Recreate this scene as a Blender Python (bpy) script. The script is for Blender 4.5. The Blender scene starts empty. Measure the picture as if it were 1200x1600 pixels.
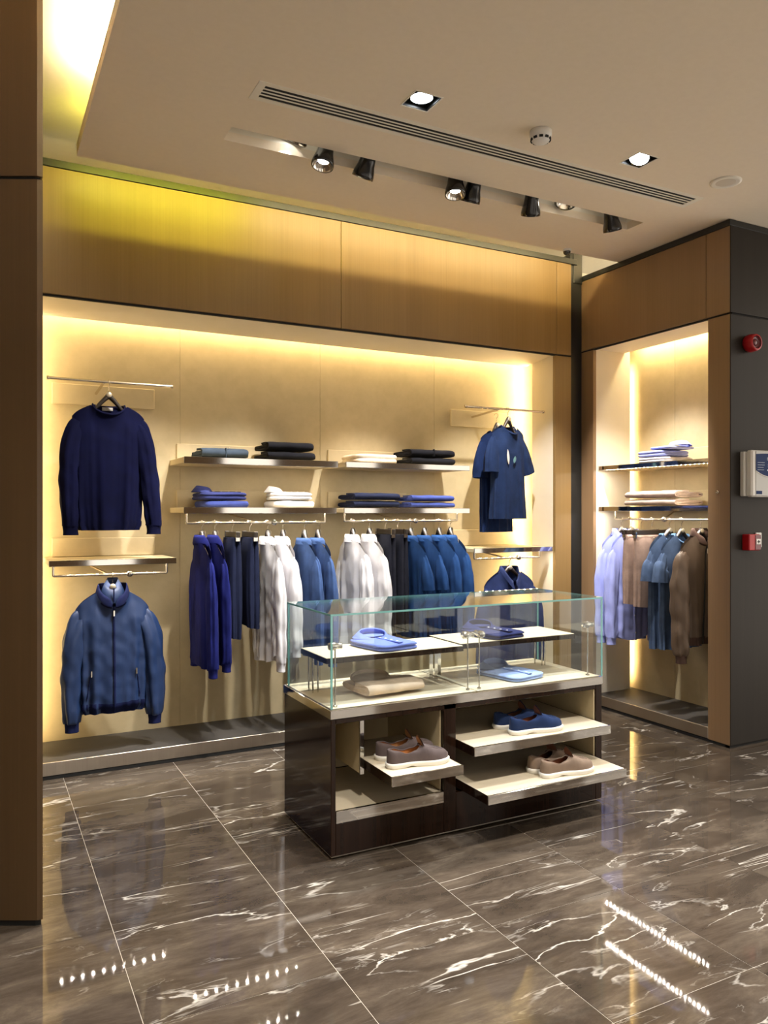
import bpy, bmesh, math, random
from mathutils import Vector, Matrix, noise as mnoise
PI = math.pi
SC = bpy.context.scene
COL = SC.collection

# ------------------------------------------------------------------ camera
cam_d = bpy.data.cameras.new('camera'); cam = bpy.data.objects.new('camera', cam_d); COL.objects.link(cam)
cam_d.sensor_fit = 'HORIZONTAL'; cam_d.sensor_width = 36.0; cam_d.lens = 36.0 * 1225 / 1200
cam_d.shift_y = 2.0 / 1200; cam_d.clip_start = 0.05
cam.location = (0, 0, 1.45); cam.rotation_euler = (PI / 2, 0, -math.radians(27.4))
SC.camera = cam
# ------------------------------------------------------------------ world, exposure
w = bpy.data.worlds.new('world'); SC.world = w; w.use_nodes = True
w.node_tree.nodes['Background'].inputs[0].default_value = (1.0, 0.90, 0.78, 1)
w.node_tree.nodes['Background'].inputs[1].default_value = 1.4
vs = SC.view_settings
vs.view_transform = 'Standard'; vs.look = 'None'; vs.gamma = 1.0; vs.use_curve_mapping = False
vs.exposure = 0.5
SC.cycles.use_denoising = True
SC.cycles.max_bounces = 10; SC.cycles.diffuse_bounces = 4; SC.cycles.glossy_bounces = 5
SC.cycles.transparent_max_bounces = 24; SC.cycles.sample_clamp_indirect = 6.0
SC.cycles.caustics_reflective = False; SC.cycles.caustics_refractive = False
WARM = (1.0, 0.76, 0.40); WHITE = (1.0, 0.94, 0.86); COOL = (0.86, 0.93, 1.0)
P_SPOT = 240.0        # track spot heads
P_DOWN = 120.0        # square downlights
P_NICHE = 0.62        # niche LED strips
P_SHELF = 1.0        # under-shelf LED strips
P_COVE = 1.0         # ceiling cove LED strips

# ------------------------------------------------------------------ object helpers
def thing(name, label, cat, loc=(0, 0, 0), rot=(0, 0, 0), group=None, kind=None):
    o = bpy.data.objects.new(name, None); COL.objects.link(o)
    o.empty_display_size = 0.05
    o.location = loc; o.rotation_euler = rot
    if label: o['label'] = label
    if cat: o['category'] = cat
    if group: o['group'] = group
    if kind: o['kind'] = kind
    return o

class MB:
    """mesh builder: collects verts / faces"""
    def __init__(s): s.v = []; s.f = []; s.flat = set()
    def add(s, vs, fs, flat=False):
        b = len(s.v); s.v += [tuple(p) for p in vs]
        for f in fs:
            if flat: s.flat.add(len(s.f))
            s.f.append(tuple(i + b for i in f))
        return s
    def box(s, x0, x1, y0, y1, z0, z1, m=None):
        p = [(x0, y0, z0), (x1, y0, z0), (x1, y1, z0), (x0, y1, z0), (x0, y0, z1), (x1, y0, z1), (x1, y1, z1), (x0, y1, z1)]
        if m is not None: p = [tuple(m @ Vector(q)) for q in p]
        return s.add(p, [(0, 3, 2, 1), (4, 5, 6, 7), (0, 1, 5, 4), (1, 2, 6, 5), (2, 3, 7, 6), (3, 0, 4, 7)], True)
    def bbox(s, x0, x1, y0, y1, z0, z1, b=0.004):
        """box with chamfered edges"""
        b = min(b, (x1 - x0) * .45, (y1 - y0) * .45, (z1 - z0) * .45)
        bm = bmesh.new(); bmesh.ops.create_cube(bm, size=1)
        for v in bm.verts:
            v.co = Vector(((x0 + x1) / 2 + v.co.x * (x1 - x0), (y0 + y1) / 2 + v.co.y * (y1 - y0), (z0 + z1) / 2 + v.co.z * (z1 - z0)))
        bmesh.ops.bevel(bm, geom=bm.edges[:], offset=b, segments=1, affect='EDGES')
        bm.verts.index_update()
        s.add([v.co[:] for v in bm.verts], [[v.index for v in f.verts] for f in bm.faces], True); bm.free(); return s
    def loft(s, rings, closed=True, cap0=False, cap1=False):
        n = len(rings[0]); vs = [p for r in rings for p in r]; fs = []
        for i in range(len(rings) - 1):
            for j in range(n if closed else n - 1):
                k = (j + 1) % n
                fs.append((i * n + j, i * n + k, (i + 1) * n + k, (i + 1) * n + j))
        s.add(vs, fs)
        if cap0: s.add(rings[0], [tuple(range(n))[::-1]], True)
        if cap1: s.add(rings[-1], [tuple(range(n))], True)
        return s
    def tube(s, pts, r, n=10, cap=True):
        pts = [Vector(p) for p in pts]; rs = r if isinstance(r, (list, tuple)) else [r] * len(pts)
        rings = []; up = Vector((0, 0, 1)); nrm = None
        for i, p in enumerate(pts):
            t = (pts[min(i + 1, len(pts) - 1)] - pts[max(i - 1, 0)]).normalized()
            if nrm is None:
                nrm = t.cross(up if abs(t.z) < .9 else Vector((0, 1, 0))).normalized()
            else:
                nrm = (nrm - t * nrm.dot(t)).normalized()
            b = t.cross(nrm)
            rings.append([tuple(p + (nrm * math.cos(2 * PI * k / n) + b * math.sin(2 * PI * k / n)) * rs[i]) for k in range(n)])
        return s.loft(rings, True, cap, cap)
    def lathe(s, prof, n=24, m=None, cap0=False, cap1=False):
        rings = []
        for r, z in prof:
            ring = [Vector((r * math.cos(2 * PI * k / n), r * math.sin(2 * PI * k / n), z)) for k in range(n)]
            rings.append([tuple(m @ p) if m is not None else tuple(p) for p in ring])
        return s.loft(rings, True, cap0, cap1)
    def prism(s, poly, z0, z1):
        n = len(poly)
        s.add([(x, y, z0) for x, y in poly] + [(x, y, z1) for x, y in poly],
              [tuple(range(n))[::-1], tuple(range(n, 2 * n))] + [(i, (i + 1) % n, n + (i + 1) % n, n + i) for i in range(n)], True)
        return s
    def obj(s, name, mat, parent=None, smooth=True, world=False, label=None, kind=None):
        v = s.v
        if world and parent is not None:
            L = parent.location
            q = parent
            off = Vector(L)
            while q.parent is not None:
                q = q.parent; off = off + Vector(q.location)
            v = [(a - off[0], b - off[1], c - off[2]) for a, b, c in v]
        me = bpy.data.meshes.new(name); me.from_pydata(v, [], s.f); me.update()
        if smooth:
            me.polygons.foreach_set('use_smooth', [i not in s.flat for i in range(len(s.f))])
        bm = bmesh.new(); bm.from_mesh(me); bmesh.ops.recalc_face_normals(bm, faces=bm.faces[:]); bm.to_mesh(me); bm.free()
        me.materials.append(mat)
        o = bpy.data.objects.new(name, me); COL.objects.link(o)
        if parent is not None: o.parent = parent
        if label: o['label'] = label
        if kind: o['kind'] = kind
        return o

def bx(name, mat, parent, x0, x1, y0, y1, z0, z1, b=0.003, world=True, **k):
    return MB().bbox(x0, x1, y0, y1, z0, z1, b).obj(name, mat, parent, True, world, **k)
def text(name, body, size, mat, parent, loc, rot=(PI / 2, 0, 0), ext=0.0004):
    cu = bpy.data.curves.new(name, 'FONT'); cu.body = body; cu.size = size; cu.extrude = ext
    cu.materials.append(mat)
    tmp = bpy.data.objects.new('tmp_text', cu); me = bpy.data.meshes.new_from_object(tmp); bpy.data.objects.remove(tmp)
    o = bpy.data.objects.new(name, me); COL.objects.link(o); o.parent = parent; o.location = loc; o.rotation_euler = rot
    return o
def lamp_area(name, parent, loc, rot, sx, sy, power, color):
    d = bpy.data.lights.new(name, 'AREA'); d.shape = 'RECTANGLE'; d.size = sx; d.size_y = sy; d.energy = power; d.color = color
    o = bpy.data.objects.new(name, d); COL.objects.link(o); o.parent = parent; o.location = loc; o.rotation_euler = rot
    return o
def lamp_spot(name, parent, loc, target, power, color, ang, blend=.6, rad=.03):
    d = bpy.data.lights.new(name, 'SPOT'); d.energy = power; d.color = color; d.spot_size = math.radians(ang); d.spot_blend = blend; d.shadow_soft_size = rad
    o = bpy.data.objects.new(name, d); COL.objects.link(o); o.parent = parent; o.location = loc
    o.rotation_euler = (Vector(target) - Vector(loc)).to_track_quat('-Z', 'Y').to_euler()
    return o

# ------------------------------------------------------------------ materials
MATS = {}
def pmat(name, color, rough=.5, metal=0.0, spec=.5, coat=0.0, sheen=0.0):
    if name in MATS: return MATS[name]
    m = bpy.data.materials.new(name); m.use_nodes = True
    b = m.node_tree.nodes['Principled BSDF']
    b.inputs['Base Color'].default_value = (*color, 1); b.inputs['Roughness'].default_value = rough
    b.inputs['Metallic'].default_value = metal; b.inputs['Specular IOR Level'].default_value = spec
    b.inputs['Coat Weight'].default_value = coat; b.inputs['Coat Roughness'].default_value = .04
    b.inputs['Sheen Weight'].default_value = sheen
    MATS[name] = m; return m
def nodes(m): return m.node_tree.nodes, m.node_tree.links, m.node_tree.nodes['Principled BSDF']
def ramp(N, stops):
    r = N.new('ShaderNodeValToRGB'); e = r.color_ramp.elements
    while len(e) < len(stops): e.new(.5)
    for k, (p, c) in enumerate(stops): e[k].position = p; e[k].color = (*c, 1)
    return r
def coords(N, L, scale, rot=(0, 0, 0), kind='Position'):
    if kind == 'Position': g = N.new('ShaderNodeNewGeometry'); out = g.outputs['Position']
    else: g = N.new('ShaderNodeTexCoord'); out = g.outputs['Object']
    mp = N.new('ShaderNodeMapping'); mp.inputs['Scale'].default_value = scale; mp.inputs['Rotation'].default_value = rot
    L.new(out, mp.inputs['Vector']); return mp.outputs['Vector']
def bump(N, L, b, height, strength, dist=.001):
    bn = N.new('ShaderNodeBump'); bn.inputs['Strength'].default_value = strength; bn.inputs['Distance'].default_value = dist
    L.new(height, bn.inputs['Height']); L.new(bn.outputs['Normal'], b.inputs['Normal'])
def noise_tex(N, L, vec, scale, detail=3, rough=.5, dist=0.0):
    n = N.new('ShaderNodeTexNoise'); n.inputs['Scale'].default_value = scale; n.inputs['Detail'].default_value = detail
    n.inputs['Roughness'].default_value = rough; n.inputs['Distortion'].default_value = dist
    L.new(vec, n.inputs['Vector']); return n
def grain_mat(name, c1, c2, rough, scale=(90, 90, 1.2), coat=0.0, bumps=.15, metal=0.0):
    m = pmat(name, c1, rough, metal, coat=coat); N, L, b = nodes(m)
    v = coords(N, L, scale); n = noise_tex(N, L, v, 1.0, 5, .6, .3)
    v2 = coords(N, L, tuple(s * .08 for s in scale)); n2 = noise_tex(N, L, v2, 1.0, 3, .5, .6)
    mx = N.new('ShaderNodeMath'); mx.operation = 'ADD'; L.new(n.outputs['Fac'], mx.inputs[0]); L.new(n2.outputs['Fac'], mx.inputs[1])
    hv = N.new('ShaderNodeMath'); hv.operation = 'MULTIPLY'; hv.inputs[1].default_value = .5; L.new(mx.outputs[0], hv.inputs[0])
    r = ramp(N, [(.3, c1), (.7, c2)]); L.new(hv.outputs[0], r.inputs['Fac']); L.new(r.outputs['Color'], b.inputs['Base Color'])
    bump(N, L, b, n.outputs['Fac'], bumps); return m
def speckle_mat(name, c1, c2, rough, scale=60, bumps=.1, dist=.001, spec=.5, metal=0.0, sheen=0.0):
    m = pmat(name, c1, rough, metal, spec, 0, sheen); N, L, b = nodes(m)
    v = coords(N, L, (1, 1, 1), kind='Object'); n = noise_tex(N, L, v, scale, 4, .6)
    r = ramp(N, [(.35, c1), (.65, c2)]); L.new(n.outputs['Fac'], r.inputs['Fac']); L.new(r.outputs['Color'], b.inputs['Base Color'])
    bump(N, L, b, n.outputs['Fac'], bumps, dist); return m
def emit_mat(name, color, strength):
    m = bpy.data.materials.new(name); m.use_nodes = True; N = m.node_tree.nodes; L = m.node_tree.links
    N.clear(); e = N.new('ShaderNodeEmission'); o = N.new('ShaderNodeOutputMaterial')
    e.inputs[0].default_value = (*color, 1); e.inputs[1].default_value = strength; L.new(e.outputs[0], o.inputs[0]); return m
def fabric(name, color, rough=.85, sheen=.25, weave=700, var=.18, rib=None):
    if name in MATS: return MATS[name]
    m = pmat(name, color, rough, 0, .12 if rough > .6 else .5, 0, sheen); N, L, b = nodes(m)
    v = coords(N, L, (1, 1, 1), kind='Object'); n = noise_tex(N, L, v, weave, 2, .6)
    n2 = noise_tex(N, L, v, 14, 3, .6)
    lo = tuple(c * (1 - var) for c in color); hi = tuple(min(1, c * (1 + var)) for c in color)
    r = ramp(N, [(.3, lo), (.7, hi)]); L.new(n2.outputs['Fac'], r.inputs['Fac']); L.new(r.outputs['Color'], b.inputs['Base Color'])
    b.inputs['Sheen Tint'].default_value = (*[min(1, c * 1.5 + .1) for c in color], 1)
    h = n.outputs['Fac']
    if rib:
        wv = N.new('ShaderNodeTexWave'); wv.inputs['Scale'].default_value = rib; wv.bands_direction = 'X'; L.new(v, wv.inputs['Vector']); h = wv.outputs['Fac']
    bump(N, L, b, h, .25, .0006); return m

WOOD = grain_mat('walnut_veneer', (.215, .130, .045), (.275, .172, .066), .38, (120, 120, 1.5), bumps=.08)
WOODR = grain_mat('brown_veneer', (.215, .132, .068), (.27, .168, .09), .4, (120, 120, 1.5), bumps=.08)
WOOD_SHADED = grain_mat('shaded_column_veneer', (.075, .043, .018), (.10, .058, .025), .38, (110, 110, 1.2), bumps=.08)  # same wood as the fascia, its lack of light put into the colour
CHAR = grain_mat('charcoal_veneer', (.022, .019, .0165), (.031, .026, .022), .42, (120, 120, 1.5), bumps=.08)
LINING = speckle_mat('beige_linen_lining', (.475, .39, .235), (.53, .435, .265), .75, 9, .12)
PLATE = speckle_mat('beige_board', (.50, .41, .25), (.54, .445, .275), .6, 14, .05)
JAMB = speckle_mat('cream_reveal', (.74, .68, .56), (.77, .71, .60), .55, 5, .03)
PAINT = speckle_mat('ceiling_paint', (.84, .745, .60), (.86, .765, .62), .9, 30, .06)
PAINTW = speckle_mat('cove_paint', (.84, .80, .70), (.86, .82, .72), .9, 30, .04)
BLACK = pmat('black_channel', (.012, .013, .013), .35)
DARKGAP = pmat('shadow_gap_black', (.006, .006, .006), .8)
STEEL = grain_mat('brushed_steel', (.46, .41, .35), (.56, .51, .44), .34, (260, 1.5, 1.5), bumps=.05, metal=1.0)
CHROME = pmat('polished_steel', (.58, .565, .535), .06, 1.0)
NICKEL = pmat('satin_nickel', (.72, .64, .52), .25, 1.0)
PLATF = speckle_mat('platform_stone', (.040, .036, .033), (.052, .047, .043), .6, 6, .05)
def spec(m, v): m.node_tree.nodes['Principled BSDF'].inputs['Specular IOR Level'].default_value = v
spec(CHAR, .15)
EBONY = grain_mat('gloss_ebony', (.006, .0035, .0025), (.026, .0115, .0065), .09, (55, 55, .6), coat=0.0, bumps=0.02)
spec(EBONY, .30)
TRAYM = grain_mat('oak_tray_lining', (.60, .515, .37), (.68, .59, .44), .55, (1.5, 40, 40), bumps=.04)
WHITEP = pmat('white_plastic', (.80, .79, .76), .35)
GREYP = pmat('grey_plastic', (.55, .56, .55), .4)
BLUEL = pmat('blue_label', (.006, .028, .12), .5, 0, .15)
REDP = pmat('red_plastic', (.42, .006, .012), .3)
REDD = pmat('dark_red_plastic', (.12, .004, .015), .2, coat=.4)
HANGW = pmat('dark_hanger_wood', (.022, .015, .011), .35, coat=.25)
BADGE = pmat('hanger_badge', (.62, .55, .42), .35, .6)
BLACKM = pmat('black_lamp_metal', (.010, .010, .011), .22, 0, .5, .3)
REFL = pmat('lamp_reflector', (.85, .83, .78), .12, 1.0)
LEDW = emit_mat('shelf_led', (1.0, .90, .76), 650.0)
LEDN = emit_mat('niche_led', (1.0, .74, .38), 14.0)
LEDC = emit_mat('cove_led', (1.0, .80, .46), 20.0)
LEDG = emit_mat('cove_led_green', (.85, .92, .10), 10.0)
LENS = emit_mat('spot_lens', (1.0, .93, .82), 26.0)
LENSD = emit_mat('spot_lens_dim', (1.0, .86, .62), 1.6)
LENSC = emit_mat('downlight_lens', (.88, .94, 1.0), 14.0)

def glass_mat():
    m = bpy.data.materials.new('clear_pane'); m.use_nodes = True; N = m.node_tree.nodes; L = m.node_tree.links; N.clear()
    o = N.new('ShaderNodeOutputMaterial'); t = N.new('ShaderNodeBsdfTransparent'); g = N.new('ShaderNodeBsdfGlossy'); f = N.new('ShaderNodeLayerWeight'); pw = N.new('ShaderNodeMath'); ml = N.new('ShaderNodeMath'); mx = N.new('ShaderNodeMixShader')
    t.inputs[0].default_value = (.955, .975, .968, 1); g.inputs['Roughness'].default_value = .01; g.inputs[0].default_value = (1, 1, 1, 1); f.inputs['Blend'].default_value = .5
    pw.operation = 'POWER'; pw.inputs[1].default_value = 5.0; ml.operation = 'MULTIPLY_ADD'; ml.inputs[1].default_value = .95; ml.inputs[2].default_value = .04
    L.new(f.outputs['Facing'], pw.inputs[0]); L.new(pw.outputs[0], ml.inputs[0]); L.new(ml.outputs[0], mx.inputs[0]); L.new(t.outputs[0], mx.inputs[1]); L.new(g.outputs[0], mx.inputs[2]); L.new(mx.outputs[0], o.inputs[0]); return m
GLASS = glass_mat()
def edge_glass():
    m = bpy.data.materials.new('teal_glass_edge'); m.use_nodes = True; N, L, b = nodes(m)
    b.inputs['Base Color'].default_value = (.30, .70, .68, 1); b.inputs['Roughness'].default_value = .08
    b.inputs['Transmission Weight'].default_value = .35; b.inputs['IOR'].default_value = 1.45; return m
GEDGE = edge_glass()

def marble():
    m = pmat('dark_marble', (.1, .08, .06), .035, 0, .42); N, L, b = nodes(m)
    g = N.new('ShaderNodeNewGeometry'); oi = N.new('ShaderNodeObjectInfo')
    sc = N.new('ShaderNodeVectorMath'); sc.operation = 'SCALE'; cb = N.new('ShaderNodeCombineXYZ')
    mu = N.new('ShaderNodeMath'); mu.operation = 'MULTIPLY'; mu.inputs[1].default_value = 37.0; L.new(oi.outputs['Random'], mu.inputs[0])
    L.new(mu.outputs[0], cb.inputs[0]); L.new(mu.outputs[0], cb.inputs[2])
    ad = N.new('ShaderNodeVectorMath'); ad.operation = 'ADD'; L.new(g.outputs['Position'], ad.inputs[0]); L.new(cb.outputs[0], ad.inputs[1])
    mp = N.new('ShaderNodeMapping'); mp.inputs['Rotation'].default_value = (0, 0, math.radians(-14)); mp.inputs['Scale'].default_value = (.55, 1.7, 1); L.new(ad.outputs[0], mp.inputs['Vector'])
    P = mp.outputs['Vector']
    base = noise_tex(N, L, P, 3.6, 9, .72, .4)
    br = ramp(N, [(.28, (.030, .0225, .0165)), (.46, (.057, .043, .032)), (.58, (.090, .070, .052)), (.74, (.165, .132, .10))]); L.new(base.outputs['Fac'], br.inputs['Fac'])
    mp2 = N.new('ShaderNodeMapping'); mp2.inputs['Rotation'].default_value = (0, 0, math.radians(-9)); mp2.inputs['Scale'].default_value = (.16, 2.6, 1); L.new(ad.outputs[0], mp2.inputs['Vector'])
    def vein(scale, width, dist, mscale, mlo, mhi, detail=4, Q=None):
        n = noise_tex(N, L, Q or P, scale, detail, .55, dist)
        s = N.new('ShaderNodeMath'); s.operation = 'SUBTRACT'; s.inputs[1].default_value = .5; L.new(n.outputs['Fac'], s.inputs[0])
        a = N.new('ShaderNodeMath'); a.operation = 'ABSOLUTE'; L.new(s.outputs[0], a.inputs[0])
        mr = N.new('ShaderNodeMapRange'); mr.inputs[1].default_value = 0; mr.inputs[2].default_value = width; mr.inputs[3].default_value = 1; mr.inputs[4].default_value = 0; L.new(a.outputs[0], mr.inputs[0])
        k = noise_tex(N, L, P, mscale, 3, .6); kr = N.new('ShaderNodeMapRange'); kr.inputs[1].default_value = mlo; kr.inputs[2].default_value = mhi; L.new(k.outputs['Fac'], kr.inputs[0])
        q = N.new('ShaderNodeMath'); q.operation = 'MULTIPLY'; L.new(mr.outputs[0], q.inputs[0]); L.new(kr.outputs[0], q.inputs[1]); return q
    v1 = vein(1.15, .007, .35, 1.9, .50, .62, 6); v2 = vein(2.6, .010, .5, 2.3, .54, .68, 6); v3 = vein(7, .02, .8, 5, .58, .78, 5)
    v4 = vein(1.6, .005, .25, 2.6, .53, .64, 5, mp2.outputs['Vector'])
    mx0 = N.new('ShaderNodeMath'); mx0.operation = 'MAXIMUM'; L.new(v1.outputs[0], mx0.inputs[0]); L.new(v4.outputs[0], mx0.inputs[1])
    mxa = N.new('ShaderNodeMath'); mxa.operation = 'MAXIMUM'; L.new(mx0.outputs[0], mxa.inputs[0]); L.new(v2.outputs[0], mxa.inputs[1])
    hf = N.new('ShaderNodeMath'); hf.operation = 'MULTIPLY'; hf.inputs[1].default_value = .45; L.new(v3.outputs[0], hf.inputs[0])
    mxb = N.new('ShaderNodeMath'); mxb.operation = 'MAXIMUM'; L.new(mxa.outputs[0], mxb.inputs[0]); L.new(hf.outputs[0], mxb.inputs[1])
    mix = N.new('ShaderNodeMix'); mix.data_type = 'RGBA'; L.new(mxb.outputs[0], mix.inputs[0]); L.new(br.outputs[0], mix.inputs[6]); mix.inputs[7].default_value = (.62, .58, .52, 1)
    L.new(mix.outputs[2], b.inputs['Base Color'])
    return m
MARBLE = marble()
GROUT = pmat('pale_grout', (.55, .50, .43), .6)

# ================================================================== SETTING
XJ, YB, YF = 3.84, 5.06, 4.62          # back niche: jamb X, back wall Y, face Y
XR = 4.11                              # right unit face
ZC = 3.265                             # dropped ceiling
ZU = 3.50                              # upper ceiling
def structure(name, loc=(0, 0, 0)): return thing(name, None, None, loc, kind='structure')

# ---- floor
floor = structure('floor')
MB().box(-3.2, 6.6, -1.8, 5.3, -.12, -.0015).obj('floor_bed', GROUT, floor)
T, TX0, TY0 = .594, .418, 2.27
me_tile = None
for i in range(-2, 8):
    for j in range(-3, 5):
        x = TX0 + i * T; y = TY0 + j * (T - .004)
        if x > 4.75: continue
        if me_tile is None:
            o = MB().bbox(.0011, T - .0011, .0011, T - .0051, -.012, 0, .0006).obj('tile', MARBLE, floor); me_tile = o.data
        else:
            o = bpy.data.objects.new('tile', me_tile); COL.objects.link(o); o.parent = floor
        o.location = (x, y, 0)
mrg = MB()
mrg.box(-3.2, TX0 - 2 * T - .001, -1.8, 5.2, -.012, 0); mrg.box(TX0 - 2 * T + .001, 6.6, -1.8, TY0 - 3 * (T - .004), -.012, 0)
mrg.box(TX0 + 8 * T + .001, 6.6, TY0 - 3 * (T - .004) + .001, 3.28, -.012, 0)
mrg.obj('floor_margin', MARBLE, floor)

# ---- back display wall
wb = structure('wall_back')
MB().box(-.8, 6.6, 5.16, 5.26, 0, 3.6).obj('core_wall', PAINTW, wb, True, True)
for a, b in ((.205, 1.1495), (1.1505, 2.1195), (2.1205, 3.0455), (3.0465, 4.02)):
    bx('lining_panel', LINING, wb, a, b, YB, YB + .03, .09, 2.75, .0015)
for a, b in ((.205, 2.082), (2.085, 3.852), (3.855, 3.992)):
    bx('fascia_panel', WOOD, wb, a, b, YF, YF + .03, 2.645, 3.335, .002)
bx('stile_panel', WOOD, wb, XJ, 3.992, YF, YF + .03, .02, 2.632, .002)
MB().box(.205, 3.99, YF + .012, YF + .03, 2.634, 2.66).obj('fascia_backing', DARKGAP, wb, True, True)
bx('top_channel', BLACK, wb, .205, 4.05, YF - .004, YF + .05, 3.337, 3.378, .002)
bx('corner_post', BLACK, wb, 3.994, 4.106, YF + .012, YF + .12, 0, 3.42, .003)
bx('post_flange', BLACK, wb, 4.02, 4.106, YF + .005, YF + .10, 3.2, 3.45, .003)
# soffit (slopes a little up to the face) and reveal of the niche
MB().add([(.205, YF + .03, 2.640), (XJ, YF + .03, 2.640), (XJ, 4.97, 2.606), (.205, 4.97, 2.606), (.205, YF + .03, 2.68), (XJ, YF + .03, 2.68), (XJ, 4.97, 2.66), (.205, 4.97, 2.66)],
         [(0, 3, 2, 1), (4, 5, 6, 7), (0, 1, 5, 4), (1, 2, 6, 5), (2, 3, 7, 6), (3, 0, 4, 7)], True).obj('soffit', JAMB, wb, True, True)
bx('reveal', JAMB, wb, XJ, XJ + .03, YF + .03, 4.90, .09, 2.66, .002)
bx('reveal', JAMB, wb, .205, .225, YF + .03, 4.90, .09, 2.66, .002)
MB().box(.2, 4.05, YB, YB + .05, 2.74, 2.78).box(.2, 4.05, 4.95, YB + .05, 2.78, 2.80).obj('led_slot', PAINTW, wb, True, True)
MB().box(3.98, 4.02, 4.66, YB + .05, 0.0, 2.8).obj('side_return', PAINTW, wb, True, True)
bx('platform', PLATF, wb, .205, XJ + .14, YF + .012, YB, .0, .092, .002)
bx('platform_edge', STEEL, wb, .205, XJ, YF, YF + .011, .022, .0935, .0007)
bx('toe_kick', DARKGAP, wb, .205, 3.99, YF + .002, YF + .012, 0, .021, .001)
# LED strips of the back niche (top slot and both sides)
def led(name, parent, x0, x1, y0, y1, z0, z1, mat):
    return MB().box(x0, x1, y0, y1, z0, z1).obj(name, mat, parent, True, True)
led('led_strip', wb, .25, 3.95, 4.985, 4.997, 2.70, 2.71, LEDN)
lamp_area('led_light', wb, (2.1, 4.99, 2.70), (math.radians(25), 0, 0), 3.6, .02, 26 * P_NICHE, WARM)
led('led_strip', wb, XJ + .045, XJ + .057, 4.93, 4.94, .15, 2.65, LEDN)
lamp_area('led_light', wb, (XJ + .03, 4.945, 1.38), (-PI / 2, 0, -PI / 2 + math.radians(-50)), .02, 2.5, 22 * P_NICHE, WARM)
led('led_strip', wb, .228, .238, 4.93, 4.94, .15, 2.65, LEDN)
lamp_area('led_light', wb, (.235, 4.945, 1.38), (PI / 2, 0, math.radians(-30)), .02, 2.5, 12 * P_NICHE, WARM)

# ---- right display wall (face at X = XR) and its dark return
wr = structure('wall_right')
for a, b in ((3.305, 3.481), (3.484, 4.68)):
    bx('fascia_panel', WOODR, wr, XR, XR + .03, a, b, 2.69, 3.222, .002)
bx('stile_panel', WOODR, wr, XR, XR + .03, 3.305, 3.468, .018, 2.678, .002)
bx('stile_panel', WOODR, wr, XR, XR + .03, 4.51, 4.68, .018, 2.678, .002)
bx('top_channel', BLACK, wr, XR - .003, XR + .05, 3.30, 4.72, 3.224, 3.262, .002)
bx('top_channel', BLACK, wr, XR, 6.5, 3.302, 3.35, 3.224, 3.262, .002)
MB().box(XR + .012, XR + .03, 3.33, 4.68, 2.68, 2.70).obj('fascia_backing', DARKGAP, wr, True, True)
bx('dark_panel', CHAR, wr, XR + .002, 6.4, 3.3, 3.33, 2.69, 3.222, .002)
bx('dark_panel', CHAR, wr, XR + .002, 6.4, 3.3, 3.33, .018, 2.678, .002)
MB().box(XR + .03, 6.4, 3.312, 3.36, 2.64, 2.72).obj('return_backing', DARKGAP, wr, True, True)
MB().box(XR + .005, 6.4, 3.308, 3.34, 0, .018).box(XR + .005, XR + .03, 3.31, 4.68, 0, .018).obj('toe_kick', DARKGAP, wr, True, True)
XB = 4.535
for a, b in ((3.40, 3.713), (3.714, 4.119), (4.12, 4.66)):
    bx('lining_panel', LINING, wr, XB, XB + .03, a, b, .09, 2.8, .0015)
bx('reveal', JAMB, wr, XR + .03, 4.485, 4.512, 4.54, .09, 2.70, .002)
bx('reveal', JAMB, wr, XR + .03, 4.485, 3.44, 3.467, .09, 2.70, .002)
bx('soffit', JAMB, wr, XR + .03, 4.43, 3.44, 4.54, 2.684, 2.71, .002)
bx('platform', PLATF, wr, XR + .012, XB, 3.468, 4.6, .0, .092, .002)
bx('platform_edge', STEEL, wr, XR, XR + .011, 3.468, 4.51, .022, .094, .002)
MB().box(XR + .03, 4.66, 4.66, 4.70, 0, 3.22).box(4.60, 4.66, 3.34, 4.70, 0, 3.22).box(XR + .03, 4.66, 3.34, 4.7, 2.85, 2.9).obj('cabinet_shell', PAINTW, wr, True, True)
led('led_strip', wr, 4.455, 4.465, 3.5, 4.5, 2.735, 2.745, LEDN)
lamp_area('led_light', wr, (4.46, 3.95, 2.735), (0, math.radians(-25), 0), .02, 1.0, 9 * P_NICHE, WARM)
led('led_strip', wr, 4.44, 4.45, 4.545, 4.555, .15, 2.6, LEDN)
lamp_area('led_light', wr, (4.47, 4.552, 1.38), (PI / 2, 0, math.radians(-115)), .02, 2.4, 12 * P_NICHE, WARM)
k = MB(); k.lathe([(0, .012), (.008, .012), (.011, .008), (.011, .002), (.006, 0), (.006, -.004)], 16, Matrix.Translation((XR, 3.39, 1.582)) @ Matrix.Rotation(-PI / 2, 4, 'Y')); k.obj('lock_knob', NICKEL, wr, True, True)

# ---- left wood column (turned a little towards the shop)
wl = structure('wall_left')
colp = [(.185, 3.0015), (.2036, 3.0015), (.2036, 4.61), (-.8, 4.61), (-.8, 3.512)]
def inset(p, d): cx = sum(a for a, b in p) / len(p); cy = sum(b for a, b in p) / len(p); return [(cx + (a - cx) * (1 - d), cy + (b - cy) * (1 - d)) for a, b in p]
MB().prism(colp, .022, 2.622).obj('column_panel', WOOD_SHADED, wl, True, True)
MB().prism(colp, 2.634, 3.499).obj('column_panel', WOOD_SHADED, wl, True, True)
MB().prism(inset(colp, .02), 2.60, 2.66).obj('shadow_gap', DARKGAP, wl, True, True)
MB().prism(inset(colp, .012), 0, .03).obj('toe_kick', DARKGAP, wl, True, True)

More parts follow.
